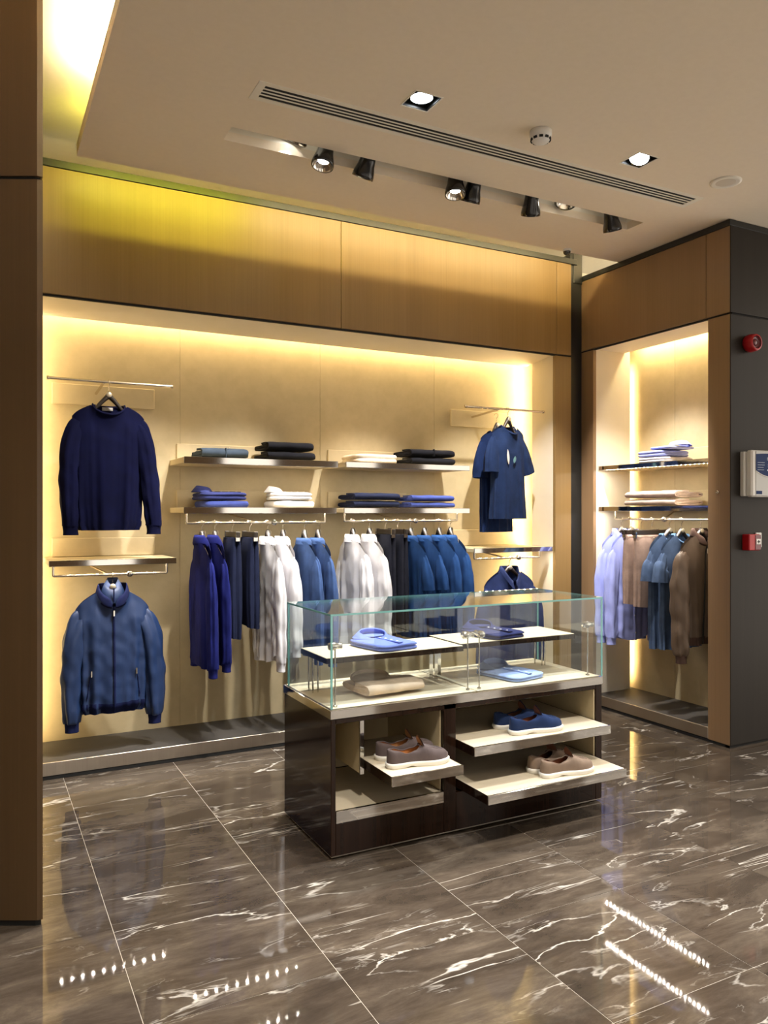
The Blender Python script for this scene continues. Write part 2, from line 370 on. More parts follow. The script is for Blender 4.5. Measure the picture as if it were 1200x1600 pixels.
# ---- ceiling: dropped slab with openings, upper slab, coves
cl = structure('ceiling')
XE, YE = .447, 4.255
HOLES = [(1.06, 3.69, 3.60, 3.74), (1.085, 3.68, 3.185, 3.285), (1.672, 1.802, 2.925, 3.055), (2.955, 3.085, 2.91, 3.04)]
def slab(mb, x0, x1, y0, y1, z0, z1, holes):
    xs = sorted({x0, x1, *[h[0] for h in holes], *[h[1] for h in holes]}); ys = sorted({y0, y1, *[h[2] for h in holes], *[h[3] for h in holes]})
    inh = lambda a, b: any(h[0] < a < h[1] and h[2] < b < h[3] for h in holes)
    for i in range(len(xs) - 1):
        for j in range(len(ys) - 1):
            a, b, c, d = xs[i], xs[i + 1], ys[j], ys[j + 1]
            if inh((a + b) / 2, (c + d) / 2): continue
            mb.add([(a, c, z0), (b, c, z0), (b, d, z0), (a, d, z0)], [(0, 3, 2, 1)], True); mb.add([(a, c, z1), (b, c, z1), (b, d, z1), (a, d, z1)], [(0, 1, 2, 3)], True)
    for h in holes + [(x0, x1, y0, y1)]:
        a, b, c, d = h
        mb.add([(a, c, z0), (b, c, z0), (b, d, z0), (a, d, z0), (a, c, z1), (b, c, z1), (b, d, z1), (a, d, z1)], [(0, 1, 5, 4), (1, 2, 6, 5), (2, 3, 7, 6), (3, 0, 4, 7)], True)
    return mb
slab(MB(), XE, 6.5, -1.7, YE, ZC, ZC + .045, HOLES).obj('dropped_ceiling', PAINT, cl, True, True)
MB().box(-3.2, 6.6, -1.8, 5.3, ZU, ZU + .1).obj('upper_ceiling', PAINTW, cl, True, True)
MB().box(XE - .001, XE + .02, -1.7, YE, ZC + .045, ZC + .062).box(XE, 6.0, YE - .02, YE + .001, ZC + .045, ZC + .062).obj('cove_lip', PAINT, cl, True, True)
# LED strips lying in the coves
led('led_strip', cl, XE + .045, XE + .057, -1.5, 3.75, ZC + .05, ZC + .058, LEDC)
lamp_area('led_light', cl, (XE + .05, 1.15, ZC + .065), (PI, math.radians(25), 0), .02, 5.2, 100 * P_COVE, (1.0, .82, .52))
YL, ZL_ = 4.09, 3.470
led('led_strip', cl, .50, 1.55, YL - .012, YL - .002, ZL_ + .006, ZL_ + .03, LEDG)
lamp_area('led_light', cl, (1.05, YL, ZL_), (math.radians(52), 0, 0), 1.1, .02, 6.0 * P_COVE, (.84, .86, .05))
led('led_strip', cl, 1.6, 4.05, YL - .012, YL - .002, ZL_ + .006, ZL_ + .03, LEDC)
lamp_area('led_light', cl, (2.85, YL, ZL_), (math.radians(52), 0, 0), 2.4, .02, 9.5 * P_COVE, (1.0, .84, .42))
led('led_strip', cl, 4.3, 6.0, 4.15, 4.16, ZC + .05, ZC + .06, LEDC)
lamp_area('led_light', cl, (4.9, 4.3, ZC + .08), (math.radians(180), 0, 0), 1.4, .03, 9 * P_COVE, (1.0, .80, .46))
# track trough
TR = MB(); a, b, c, d = HOLES[0]
for q in ((a - .01, a, c - .01, d + .01), (b, b + .01, c - .01, d + .01), (a, b, c - .01, c), (a, b, d, d + .01)): TR.box(q[0], q[1], q[2], q[3], ZC + .045, ZC + .16)
TR.box(a - .01, b + .01, c - .01, d + .01, ZC + .16, ZC + .17); TR.obj('track_trough', PAINTW, cl, True, True)

# ---- side wall of the shop; gaps in the front let world light in as fill
ws = structure('wall_side'); MB().box(-3.2, -3.1, -1.6, 5.2, 0, 3.5).obj('wall_face', pmat('shop_wall', (.42, .33, .22), .7), ws, True, True)

wf = structure('wall_front')  # unseen piers and header, added to band the reflections in the steel
for a, b in ((-3.1, -2.2), (-1.3, -.3), (.5, 1.3), (1.9, 3.1), (3.9, 4.9), (5.6, 6.4)):
    bx('added_pier', WOOD_SHADED, wf, a, b, -1.75, -1.6, 0, ZC, .004)
bx('added_header', WOOD_SHADED, wf, -3.1, 6.5, -1.75, -1.6, 2.7, ZC - .001, .004)

# ================================================================== CEILING FIXTURES
# slot diffuser
t = thing('air_diffuser', 'long white linear air diffuser with black slots set in the ceiling', 'air vent', (2.38, 3.235, ZC))
fr = MB(); a, b, c, d = 1.05, 3.715, 3.158, 3.312
fr.box(a, b, c, c + .027, ZC - .002, ZC + .003).box(a, b, d - .027, d, ZC - .002, ZC + .003).box(a, a + .035, c + .027, d - .027, ZC - .002, ZC + .003).box(b - .035, b, c + .027, d - .027, ZC - .002, ZC + .003)
fr.obj('frame', PAINTW, t, True, True)
MB().box(1.085, 3.68, 3.185, 3.285, ZC + .046, ZC + .05).obj('duct', DARKGAP, t, True, True)
for kk in range(3):
    yy = 3.185 + .1 * (kk + 1) / 4
    bx('slat', PAINTW, t, 1.085, 3.68, yy - .0045, yy + .0045, ZC - .002, ZC + .0002, .0005)
MB().box(1.085, 3.68, 3.185, 3.285, ZC + .0004, ZC + .002).obj('baffle', DARKGAP, t, True, True)

# square recessed downlights
def downlight(x, y, label, tilt, power):
    t = thing('downlight', label, 'light', (x, y, ZC), group='square recessed downlights')
    s = .065; m = MB()
    for q in ((-s, -s + .004, -s, s), (s - .004, s, -s, s), (-s, s, -s, -s + .004), (-s, s, s - .004, s)): m.box(*q, 0, .10)
    m.box(-s, s, -s, s, .098, .10); m.obj('housing', BLACK, t)
    m = MB()
    for q in ((-s - .006, -s, -s - .006, s + .006), (s, s + .006, -s - .006, s + .006), (-s, s, -s - .006, -s), (-s, s, s, s + .006)): m.box(*q, -.002, .002)
    m.obj('trim_ring', PAINTW, t)
    M4 = Matrix.Translation((0, 0, .012)) @ Matrix.Rotation(tilt[0], 4, 'X') @ Matrix.Rotation(tilt[1], 4, 'Y')
    MB().lathe([(.030, .06), (.045, .03), (.052, .004), (.054, 0), (.050, 0)], 28, M4).obj('lamp_head', BLACKM, t)
    MB().lathe([(0, .006), (.02, .005), (.049, .003)], 28, M4).obj('lens', LENSC, t)
    d = M4 @ Vector((0, 0, -.03)); e = M4 @ Vector((0, 0, -2))
    lamp_spot('lamp', t, d, e, power, COOL, 95, .8, .045)
    return t
downlight(1.737, 2.99, 'round cool-white lamp in square black recess, left of the smoke detector', (0, 0), P_DOWN)
downlight(3.02, 2.975, 'tilted cool-white lamp in square black recess beside round ceiling speaker', (math.radians(-12), math.radians(24)), P_DOWN)

# smoke detector, ceiling speaker, dome camera
t = thing('smoke_detector', 'white round smoke detector on the ceiling between two downlights', 'smoke detector', (2.375, 2.964, ZC))
MB().lathe([(0, 0), (.052, 0), (.052, -.022), (.050, -.028)], 28).obj('base', WHITEP, t)
MB().lathe([(.050, -.028), (.046, -.040), (.036, -.052), (.020, -.058), (0, -.058)], 28).obj('cap', WHITEP, t)
for kk in range(10):
    an = 2 * PI * kk / 10
    MB().box(-.009, .009, .042, .048, -.046, -.036, Matrix.Rotation(an, 4, 'Z')).obj('slot', DARKGAP, t)
t = thing('ceiling_speaker', 'flat round cream speaker grille in the ceiling near the right corner', 'speaker', (3.636, 2.95, ZC))
MB().lathe([(.082, 0), (.082, -.004), (.070, -.008), (.052, -.005)], 36).obj('rim', PAINTW, t)
MB().lathe([(.052, -.005), (.03, -.007), (0, -.008)], 36).obj('grille', pmat('speaker_grille', (.66, .60, .50), .7), t)
t = thing('dome_camera', 'small dark dome camera at the ceiling edge above the black corner post', 'camera', (3.60, 4.21, ZC))
MB().lathe([(.030, 0), (.030, -.010), (.026, -.014)], 20, cap0=True).obj('mount', WHITEP, t)
MB().lathe([(.026, -.014), (.024, -.026), (.015, -.036), (0, -.040)], 20).obj('dome', pmat('smoked_dome', (.015, .014, .013), .05, 0, .6, .5), t)

# track spots
def spot_head(x, y, aim, label, kind, power, blend=.7, ang=48):
    """kind: 'can' black flared can hanging below the trough, 'ring' short gimbal ring inside the trough"""
    zt = ZC + .005 if kind == 'can' else ZC + .045
    t = thing('spotlight', label, 'spotlight', (x, y, zt), group='spotlights in the ceiling trough')
    dirv = (Vector(aim) - Vector((x, y, zt))).normalized()
    R = (-dirv).to_track_quat('Z', 'Y').to_matrix().to_4x4() @ Matrix.Scale(1.22, 4)       # local +Z points away from target
    if kind == 'can':
        MB().lathe([(0, .085), (.026, .085), (.030, .080), (.032, .03), (.037, -.005), (.044, -.03), (.047, -.045), (.047, -.058), (.042, -.058)], 28, R).obj('housing', BLACKM, t)
        MB().lathe([(.042, -.058), (.036, -.044), (.022, -.034)], 24, R).obj('reflector', REFL, t)
        MB().lathe([(0, -.034), (.012, -.036), (.024, -.035)], 24, R).obj('lens', LENS if power > 50 else LENSD, t)
        zz = -.062
    else:
        MB().lathe([(.050, .03), (.054, .02), (.055, -.004), (.050, -.010), (.043, -.008)], 28, R).obj('housing', BLACKM, t)
        MB().lathe([(.043, -.008), (.034, .012), (.018, .022)], 24, R).obj('reflector', REFL, t)
        MB().lathe([(0, .016), (.012, .014), (.02, .022)], 24, R).obj('lens', LENS if power > 50 else LENSD, t)
        zz = -.014
    MB().tube([(0, 0, .06), (0, 0, .14 if kind == 'can' else .10)], .010, 10).obj('stem', BLACKM, t)
    lamp_spot('lamp', t, R @ Vector((0, 0, zz)), Vector(aim) - Vector((x, y, zt)), power, WHITE, ang, blend, .035)
    return t
spot_head(1.40, 3.67, (.75, 4.8, .9), 'recessed ring spotlight nearest the plain left end of the trough', 'ring', P_SPOT)
spot_head(1.56, 3.66, (.75, 3.35, 0), 'brightest spotlight, tilted towards the viewer with glaring lens', 'can', P_SPOT * .9, ang=55)
spot_head(1.80, 3.67, (1.45, 4.75, 1.1), 'black can spotlight pointing down beside the glaring one', 'can', P_SPOT * 1.1)
spot_head(2.34, 3.66, (2.1, 3.3, .8), 'black can spotlight partly hidden behind its close neighbour', 'can', P_SPOT * .5)
spot_head(2.47, 3.68, (2.45, 4.75, 1.1), 'black can spotlight with greenish rim and lit lens mid trough', 'can', P_SPOT * 1.1)
spot_head(2.88, 3.68, (3.5, 4.75, 1.2), 'black can spotlight turned away right of the trough middle', 'can', P_SPOT)
spot_head(3.12, 3.66, (2.3, 3.2, .6), 'short ring spotlight with round silver reflector near trough end', 'ring', P_SPOT * .7)
spot_head(3.48, 3.66, (4.35, 4.15, 1.2), 'last black can spotlight at the right end of the trough', 'can', P_SPOT * 1.2)

# unseen fill lamps added behind the viewer, built like the square downlights
for x, y in ((.9, 1.4), (2.6, 1.4), (4.4, 1.4), (.9, -.6), (2.6, -.6), (4.4, -.6)):
    t = thing('downlight', 'added fill lamp behind the viewer, shaped like a square downlight', 'light', (x, y, ZC), group='added fill lamps behind the viewer')
    MB().box(-.06, .06, -.06, .06, -.006, 0).obj('housing', BLACK, t)
    MB().lathe([(0, -.007), (.05, -.0065)], 24).obj('lens', LENSC, t)
    lamp_spot('lamp', t, (0, 0, -.012), (0, 0, -2), P_DOWN * 2.4, WHITE, 110, .9, .05)

# ================================================================== SHELVES
def led_dots(mb, p0, p1, n, s=.004):
    for k in range(n):
        f = (k + .5) / n; x = p0[0] + (p1[0] - p0[0]) * f; y = p0[1] + (p1[1] - p0[1]) * f; z = p0[2]
        mb.add([(x - s, y - s, z - .001), (x - s, y + s, z - .001), (x + s, y + s, z - .001), (x + s, y - s, z - .001)], [(0, 1, 2, 3)], True)
    return mb
def shelf(x0, x1, yf, z0, z1, label, rail=None, plate=None, ledn=14, power=5.0):
    """shelf on the back wall; rail = (x0, x1, z); plate = (x0, x1, z0, z1)"""
    t = thing('wall_shelf', label, 'shelf', ((x0 + x1) / 2, YB, z0), group='wall shelves')
    bx('board', PLATE, t, x0, x1, yf + .010, YB - .001, z0 + .004, z1, .002)
    bx('front_edge', CHROME, t, x0, x1, yf, yf + .009, z0, z1 + .001, .0015)
    if plate: bx('back_plate', PLATE, t, plate[0], plate[1], YB - .018, YB - .001, plate[2], plate[3], .003)
    ch = MB().box(x0 + .03, x1 - .03, yf + .022, yf + .040, z0 + .002, z0 + .004).obj('led_strip', WHITEP, t, True, True)
    led_dots(MB(), (x0 + .04, yf + .031, z0 + .0028), (x1 - .04, yf + .031), ledn).obj('diode', LEDW, t, True, True, kind='stuff').parent = t
    if rail:
        a, b, zr = rail; yr = yf + .05
        MB().tube([(a, yr, z0 + .003), (a, yr, zr + .006), (a + .002, yr, zr), (a + .006, yr, zr), (b - .006, yr, zr), (b - .002, yr, zr), (b, yr, zr + .006), (b, yr, z0 + .003)], .0075, 10).obj('hanging_rail', NICKEL, t, True, True)
        m = (a + b) / 2
        MB().tube([(m - .12, YB - .01, zr + .055), (m - .12, YB - .08, zr + .055), (m - .02, yr + .02, zr + .004), (m, yr, zr)], .006, 8).obj('support_arm', NICKEL, t, True, True)
        MB().lathe([(0, -.016), (.014, -.016), (.018, -.010), (.018, .010), (.014, .016), (0, .016)], 18, Matrix.Translation((m + .10, yr, zr)) @ Matrix.Rotation(PI / 2, 4, 'X')).obj('rail_joint', CHROME, t, True, True)
    return t
YS = 4.67
shelf(1.087, 2.085, YS, 1.748, 1.787, 'upper steel-edged shelf holding folded slate trousers and black knitwear', None, (1.127, 1.72, 1.79, 1.895))
shelf(1.087, 2.075, YS, 1.449, 1.485, 'lower steel-edged shelf holding folded navy and white shirts above cobalt cardigans', (1.112, 2.012, 1.392), (1.127, 1.95, 1.488, 1.60))
shelf(2.143, 3.108, YS, 1.752, 1.787, 'upper steel-edged shelf holding cream knit and two black folded garments', None, (2.174, 2.80, 1.79, 1.895))
shelf(2.129, 3.108, YS, 1.450, 1.484, 'lower steel-edged shelf holding folded navy and royal blue garments', (2.151, 3.03, 1.398), (2.174, 2.80, 1.488, 1.60))
shelf(.347, 1.041, YS, 1.155, 1.187, 'low shelf with empty top above the zipped blue bomber jacket', (.372, .995, 1.099), (.392, .99, 1.19, 1.30), 11)
shelf(3.128, 3.832, 4.64, 1.166, 1.199, 'low shelf with empty top above the navy overshirt', (3.160, 3.745, 1.122), (3.175, 3.80, 1.202, 1.325), 11)
def tbar(x0, x1, z, yr, px0, px1, label, armx):
    t = thing('display_bar', label, 'clothes bar', ((x0 + x1) / 2, YB, z), group='single clothes bars near the niche top')
    MB().tube([(x0, yr, z), (x1, yr, z)], .009, 12).obj('bar', NICKEL, t, True, True)
    for x in (x0, x1):
        MB().lathe([(0, -.006), (.012, -.006), (.012, .006), (0, .006)], 16, Matrix.Translation((x, yr, z)) @ Matrix.Rotation(PI / 2, 4, 'Y')).obj('end_cap', NICKEL, t, True, True)
    MB().tube([(armx, yr, z - .006), (armx, YB - .02, z - .055 + .03)], .008, 12).obj('arm', NICKEL, t, True, True)
    bx('back_plate', PLATE, t, px0, px1, YB - .018, YB - .001, z - .10, z + .025, .003)
    return t
tbar(.345, 1.025, 2.203, 4.72, .392, .988, 'nickel clothes bar carrying the navy crewneck sweater', .64)
tbar(3.095, 3.79, 2.214, 4.70, 3.187, 3.75, 'nickel clothes bar carrying two dark blue t-shirts', 3.375)

# right niche shelves (run along Y)
def shelf_y(y0, y1, xf, z0, z1, label, rail=None, plate=None, ledn=26, power=5.0):
    t = thing('wall_shelf', label, 'shelf', (XB, (y0 + y1) / 2, z0), group='wall shelves')
    bx('board', PLATE, t, xf + .010, XB - .001, y0, y1, z0 + .004, z1, .002)
    bx('front_edge', CHROME, t, xf, xf + .009, y0, y1, z0, z1 + .001, .0015)
    if plate: bx('back_plate', PLATE, t, XB - .018, XB - .001, plate[0], plate[1], z1 + .003, z1 + .115, .003)
    MB().box(xf + .022, xf + .040, y0 + .03, y1 - .03, z0 + .002, z0 + .004).obj('led_strip', WHITEP, t, True, True)
    led_dots(MB(), (xf + .031, y0 + .04, z0 + .0028), (xf + .031, y1 - .04), ledn).obj('diode', LEDW, t, True, True, kind='stuff')
    if rail:
        a, b, zr = rail; xr = 4.25
        MB().tube([(xr, a, z0 + .003), (xr, a, zr + .006), (xr, a + .002, zr), (xr, a + .006, zr), (xr, b - .006, zr), (xr, b - .002, zr), (xr, b, zr + .006), (xr, b, z0 + .003)], .0075, 10).obj('hanging_rail', NICKEL, t, True, True)
        MB().tube([(XB - .01, 4.05, zr + .055), (XB - .08, 4.05, zr + .055), (xr + .02, 3.97, zr + .004), (xr, 3.96, zr)], .006, 8).obj('support_arm', NICKEL, t, True, True)
        MB().lathe([(0, -.016), (.014, -.016), (.018, -.010), (.018, .010), (.014, .016), (0, .016)], 18, Matrix.Translation((xr, 3.95, zr)) @ Matrix.Rotation(PI / 2, 4, 'Y')).obj('rail_joint', CHROME, t, True, True)
    return t
shelf_y(3.472, 4.505, 4.155, 1.772, 1.803, 'upper shelf of the right niche with folded pale shirts', None, (3.5, 4.3))
shelf_y(3.472, 4.505, 4.155, 1.466, 1.499, 'lower shelf of the right niche with folded taupe trousers', (3.50, 4.43, 1.408), (3.5, 4.3))

# ================================================================== DISPLAY ISLAND
IX0, IX1, IY0, IY1, ZD0, ZD1 = 1.309, 2.796, 3.006, 3.565, .588, .630
isl = thing('display_island', 'gloss ebony shop island with steel-edged top, open bays and pull-out trays', 'display case', ((IX0 + IX1) / 2, (IY0 + IY1) / 2, 0))
W = lambda n, m, *a, **k: bx(n, m, isl, *a, **k)
W('base_trim', STEEL, IX0 + .004, IX1 - .004, IY0 + .004, IY1 - .004, .008, .014, .001)
MB().box(IX0 + .04, IX1 - .04, IY0 + .04, IY1 - .04, 0, .008).obj('foot_plinth', DARKGAP, isl, True, True)
W('side_panel', EBONY, IX0, IX0 + .022, IY0, IY1, .014, ZD0, .002)
W('side_panel', EBONY, IX1 - .040, IX1, IY0, IY1, .014, ZD0, .002)
W('back_panel', EBONY, IX0 + .022, IX1 - .04, IY1 - .022, IY1, .014, ZD0, .002)
W('divider', EBONY, 1.862, 1.926, IY0, IY1 - .022, .014, ZD0, .002)
W('top_rail', EBONY, IX0 + .022, IX1 - .04, IY0, IY0 + .02, .566, ZD0, .002)
W('kick_panel', EBONY, IX0 + .022, 1.862, IY0 + .001, IY0 + .02, .014, .147, .002)
W('kick_panel', EBONY, 1.926, IX1 - .04, IY0 + .001, IY0 + .02, .014, .185, .002)
# linings
W('bay_lining', LINING, IX0 + .024, 1.860, IY1 - .032, IY1 - .024, .20, .586, .001)
W('bay_lining', LINING, 1.928, IX1 - .042, IY1 - .032, IY1 - .024, .14, .586, .001)
W('bay_lining', LINING, 1.852, 1.860, IY0 + .022, IY1 - .034, .20, .586, .001)
W('bay_lining', LINING, IX1 - .050, IX1 - .042, IY0 + .006, IY1 - .034, .14, .586, .001)
W('bay_lining', LINING, IX0 + .024, IX0 + .030, IY0 + .022, IY1 - .034, .20, .586, .001)
# left bay: bottom shelf with steel nosing, partition, tray
W('bay_floor', TRAYM, IX0 + .024, 1.860, IY0 + .012, IY1 - .034, .150, .197, .002)
W('shelf_nosing', CHROME, IX0 + .023, 1.861, IY0 - .001, IY0 + .011, .148, .200, .0015)
W('partition', LINING, 1.478, 1.495, 3.085, IY1 - .034, .315, .566, .002)
W('partition_edge', CHROME, 1.477, 1.497, 3.076, 3.084, .312, .566, .001)
def tray(x0, x1, y0, y1, z, label):
    t = bx('pull_out_tray', TRAYM, isl, x0 + .004, x1 - .004, y0 + .010, y1, z - .014, z, .0015, label=label)
    m = MB().bbox(x0, x1, y0, y0 + .009, z - .040, z + .001, .0015); 
    off = Vector(isl.location)
    m.v = [(a - off[0], b - off[1], c - off[2]) for a, b, c in m.v]; m.obj('tray_front', CHROME, t)
    m = MB().bbox(x0, x0 + .004, y0 + .009, y1, z - .040, z, .001).bbox(x1 - .004, x1, y0 + .009, y1, z - .040, z, .001).box(x0 + .004, x1 - .004, y0 + .009, y1, z - .038, z - .016)
    m.v = [(a - off[0], b - off[1], c - off[2]) for a, b, c in m.v]; m.obj('tray_body', EBONY, t)
    return t
tray(1.502, 1.850, 2.825, 3.36, .370, 'small tray pulled out of the left bay')
tray(1.945, 2.742, 2.885, 3.50, .415, 'upper wide tray')
tray(1.945, 2.742, 2.780, 3.50, .235, 'lower wide tray, pulled out furthest')
# deck
W('deck', CHROME, IX0 - .004, IX1 + .004, IY0 - .004, IY1 + .004, ZD0, ZD1 - .004, .0015)
for a, b in ((IX0 + .006, 2.044), (2.050, IX1 - .006)):
    W('deck_lining', TRAYM, a, b, IY0 + .012, IY1 - .008, ZD1 - .004, ZD1, .001)
# glass hood
gz = 1.028; g = .008
def pane(name, x0, x1, y0, y1, z0, z1):
    return MB().box(x0, x1, y0, y1, z0, z1).obj(name, GLASS, isl, True, True)
GX0, GX1, GY0, GY1 = IX0 - .002, IX1 + .002, IY0 - .002, IY1 - .045
pane('glass_top', GX0, GX1, GY0, GY1, gz - g, gz)
pane('glass_front', GX0 + g, GX1 - g, GY0, GY0 + g, ZD1, gz - g - .0005)
pane('glass_back', GX0 + g, GX1 - g, GY1 - g, GY1, ZD1, gz - g - .0005)
pane('glass_side', GX0, GX0 + g, GY0, GY1, ZD1, gz - g - .0005)
pane('glass_side', GX1 - g, GX1, GY0, GY1, ZD1, gz - g - .0005)
e = .0012
m = MB().box(GX0 - e, GX1 + e, GY0 - e, GY0, gz - g, gz).box(GX0 - e, GX1 + e, GY1, GY1 + e, gz - g, gz).box(GX0 - e, GX0, GY0, GY1, gz - g, gz).box(GX1, GX1 + e, GY0, GY1, gz - g, gz)
m.obj('polished_glass_edge', GEDGE, isl, True, True)
for x in (GX0, GX1 - g):
    for y in (GY0, GY1 - g):
        MB().box(x - e * .5, x + g + e * .5, y - e * .5, y + .003, ZD1, gz - g - .001).obj('glass_corner', GEDGE, isl, True, True)
# raised inner shelves
def riser(x0, x1, y0, y1, label):
    z = .825
    bd = bx('raised_shelf', TRAYM, isl, x0, x1, y0, y1, z - .003, z, .001, label=label)
    off = Vector(isl.location)
    def sub(n, m, mb): mb.v = [(a - off[0], b - off[1], c - off[2]) for a, b, c in mb.v]; return mb.obj(n, m, bd)
    sub('shelf_frame', EBONY, MB().bbox(x0 - .002, x1 + .002, y0 - .002, y1 + .002, z - .026, z - .003, .001))
    return bd, sub
bd, sub = riser(1.335, 2.035, 3.115, 3.41, 'left raised shelf')
for x, y in ((1.36, 3.33), (1.385, 3.33), (1.36, 3.38)): sub('leg', CHROME, MB().tube([(x, y, ZD1), (x, y, .809)], .004, 8))
sub('leg', CHROME, MB().box(1.985, 2.005, 3.34, 3.35, ZD1, .800))
sub('leg', CHROME, MB().box(2.015, 2.032, 3.34, 3.35, ZD1, .800))
bd, sub = riser(2.055, 2.755, 3.165, 3.46, 'right raised shelf')
for x, y in ((2.70, 3.36), (2.72, 3.36), (2.70, 3.42)): sub('leg', CHROME, MB().tube([(x, y, ZD1), (x, y, .809)], .004, 8))
sub('leg', CHROME, MB().box(2.07, 2.088, 3.40, 3.41, ZD1, .800))
# lock posts
for x, y, r in ((1.345, 3.045, 0), (2.018, 3.05, 0), (2.082, 3.05, PI / 2), (2.742, 3.05, 0)):
    lp = MB().tube([(x, y, ZD1), (x, y, .875)], .0035, 8).obj('lock_post', CHROME, isl, True, True)
    m = MB().lathe([(0, -.022), (.011, -.022), (.013, -.018), (.013, .0), (.009, .004), (.009, .018), (.011, .022), (0, .022)], 16, Matrix.Translation((x, y, .887)) @ Matrix.Scale(1.3, 4) @ Matrix.Rotation(r, 4, 'Z') @ Matrix.Rotation(PI / 2, 4, 'Y'))
    off = Vector(isl.location); m.v = [(a - off[0], b - off[1], c - off[2]) for a, b, c in m.v]; m.obj('lock_knob', CHROME, lp)
    m = MB().lathe([(.004, .0), (.010, .002), (.010, .005), (.004, .008)], 14, Matrix.Translation((x, y, ZD1)))
    m.v = [(a - off[0], b - off[1], c - off[2]) for a, b, c in m.v]; m.obj('post_foot', CHROME, lp)

# ================================================================== WALL DEVICES on the dark return
YD = 3.3
t = thing('alarm_sounder', 'red round fire alarm sounder high on the dark panel', 'alarm', (4.262, YD, 2.505))
Rm = Matrix.Rotation(PI / 2, 4, 'X')
MB().lathe([(0, 0), (.046, 0), (.054, .012), (.056, .03), (.052, .062), (.049, .070), (.040, .072)], 32, Rm).obj('body', REDP, t)
MB().lathe([(.040, .072), (.036, .060), (.020, .052), (.018, .060), (.012, .063), (0, .063)], 32, Rm).obj('horn', REDD, t)
t = thing('wall_dispenser', 'white wall box with blue oval label on the dark panel', 'dispenser', (4.36, YD, 1.696))
MB().bbox(-.165, .165, -.03, 0, -.14, .135, .004).obj('back_box', WHITEP, t)
MB().bbox(-.150, .165, -.075, -.03, -.145, .143, .010).obj('cover', WHITEP, t)
MB().bbox(-.118, .165, -.078, -.074, -.138, .137, .002).obj('front_plate', GREYP, t)
n = 32; ov = []
for q in range(n + 1):
    x = -.118 + .28 * q / n; u = (x - .02) / .20
    ov.append((x, .112 + .012 * (1 - u * u)))
lo = [(x, .112 - .075 - .055 * max(0, 1 - ((x - .02) / .17) ** 2)) for x, z in reversed(ov)]
poly = ov + lo
MB().add([(x, -.0785, z) for x, z in poly] + [(x, -.0795, z) for x, z in poly], [tuple(range(len(poly))), tuple(range(len(poly), 2 * len(poly)))[::-1]] + [(i, (i + 1) % len(poly), len(poly) + (i + 1) % len(poly), len(poly) + i) for i in range(len(poly))], True).obj('blue_label', BLUEL, t)
rim = MB(); rim.tube([(x, -.079, z - .004) for x, z in lo], .003, 6).obj('label_rim', WHITEP, t)
LT = pmat('pale_print', (.62, .72, .80), .5)
text('lettering', 'frwor', .030, LT, t, (-.018, -.0800, .080))
for kz, (xa, xb) in enumerate(((-.105, -.04), (-.105, -.04), (-.105, -.05), (-.105, -.045))):
    MB().box(xa, xb, -.0802, -.0795, .066 - .015 * kz, .068 - .015 * kz).obj('small_print', LT, t)
MB().box(-.01, .06, -.0802, -.0795, .052, .056).box(-.01, .06, -.0802, -.0795, .040, .044).box(-.015, .06, -.0802, -.0795, .016, .026).obj('small_print', LT, t)
MB().box(-.115, -.062, -.0792, -.078, -.128, -.108).obj('maker_plate', BLUEL, t)
t = thing('call_point', 'red fire alarm call point with white flip cover on the dark panel', 'alarm', (4.275, YD, 1.270))
MB().bbox(-.062, .040, -.055, 0, -.050, .050, .005).obj('body', REDP, t)
MB().bbox(-.010, .042, -.058, -.0545, -.046, .046, .002).obj('front_plate', REDD, t)
MB().bbox(-.004, .036, -.0605, -.058, -.012, .022, .001).obj('press_plate', WHITEP, t)
MB().box(.004, .028, -.0612, -.0605, .001, .008).box(.012, .020, -.0612, -.0605, -.006, .014).obj('arrow_mark', BLACK, t)
MB().bbox(.058, .110, -.012, 0, -.035, .058, .003).obj('label_plate', WHITEP, t)
for kz in range(5): MB().box(.066, .102, -.0125, -.012, .04 - .016 * kz, .043 - .016 * kz).obj('small_print', GREYP, t)

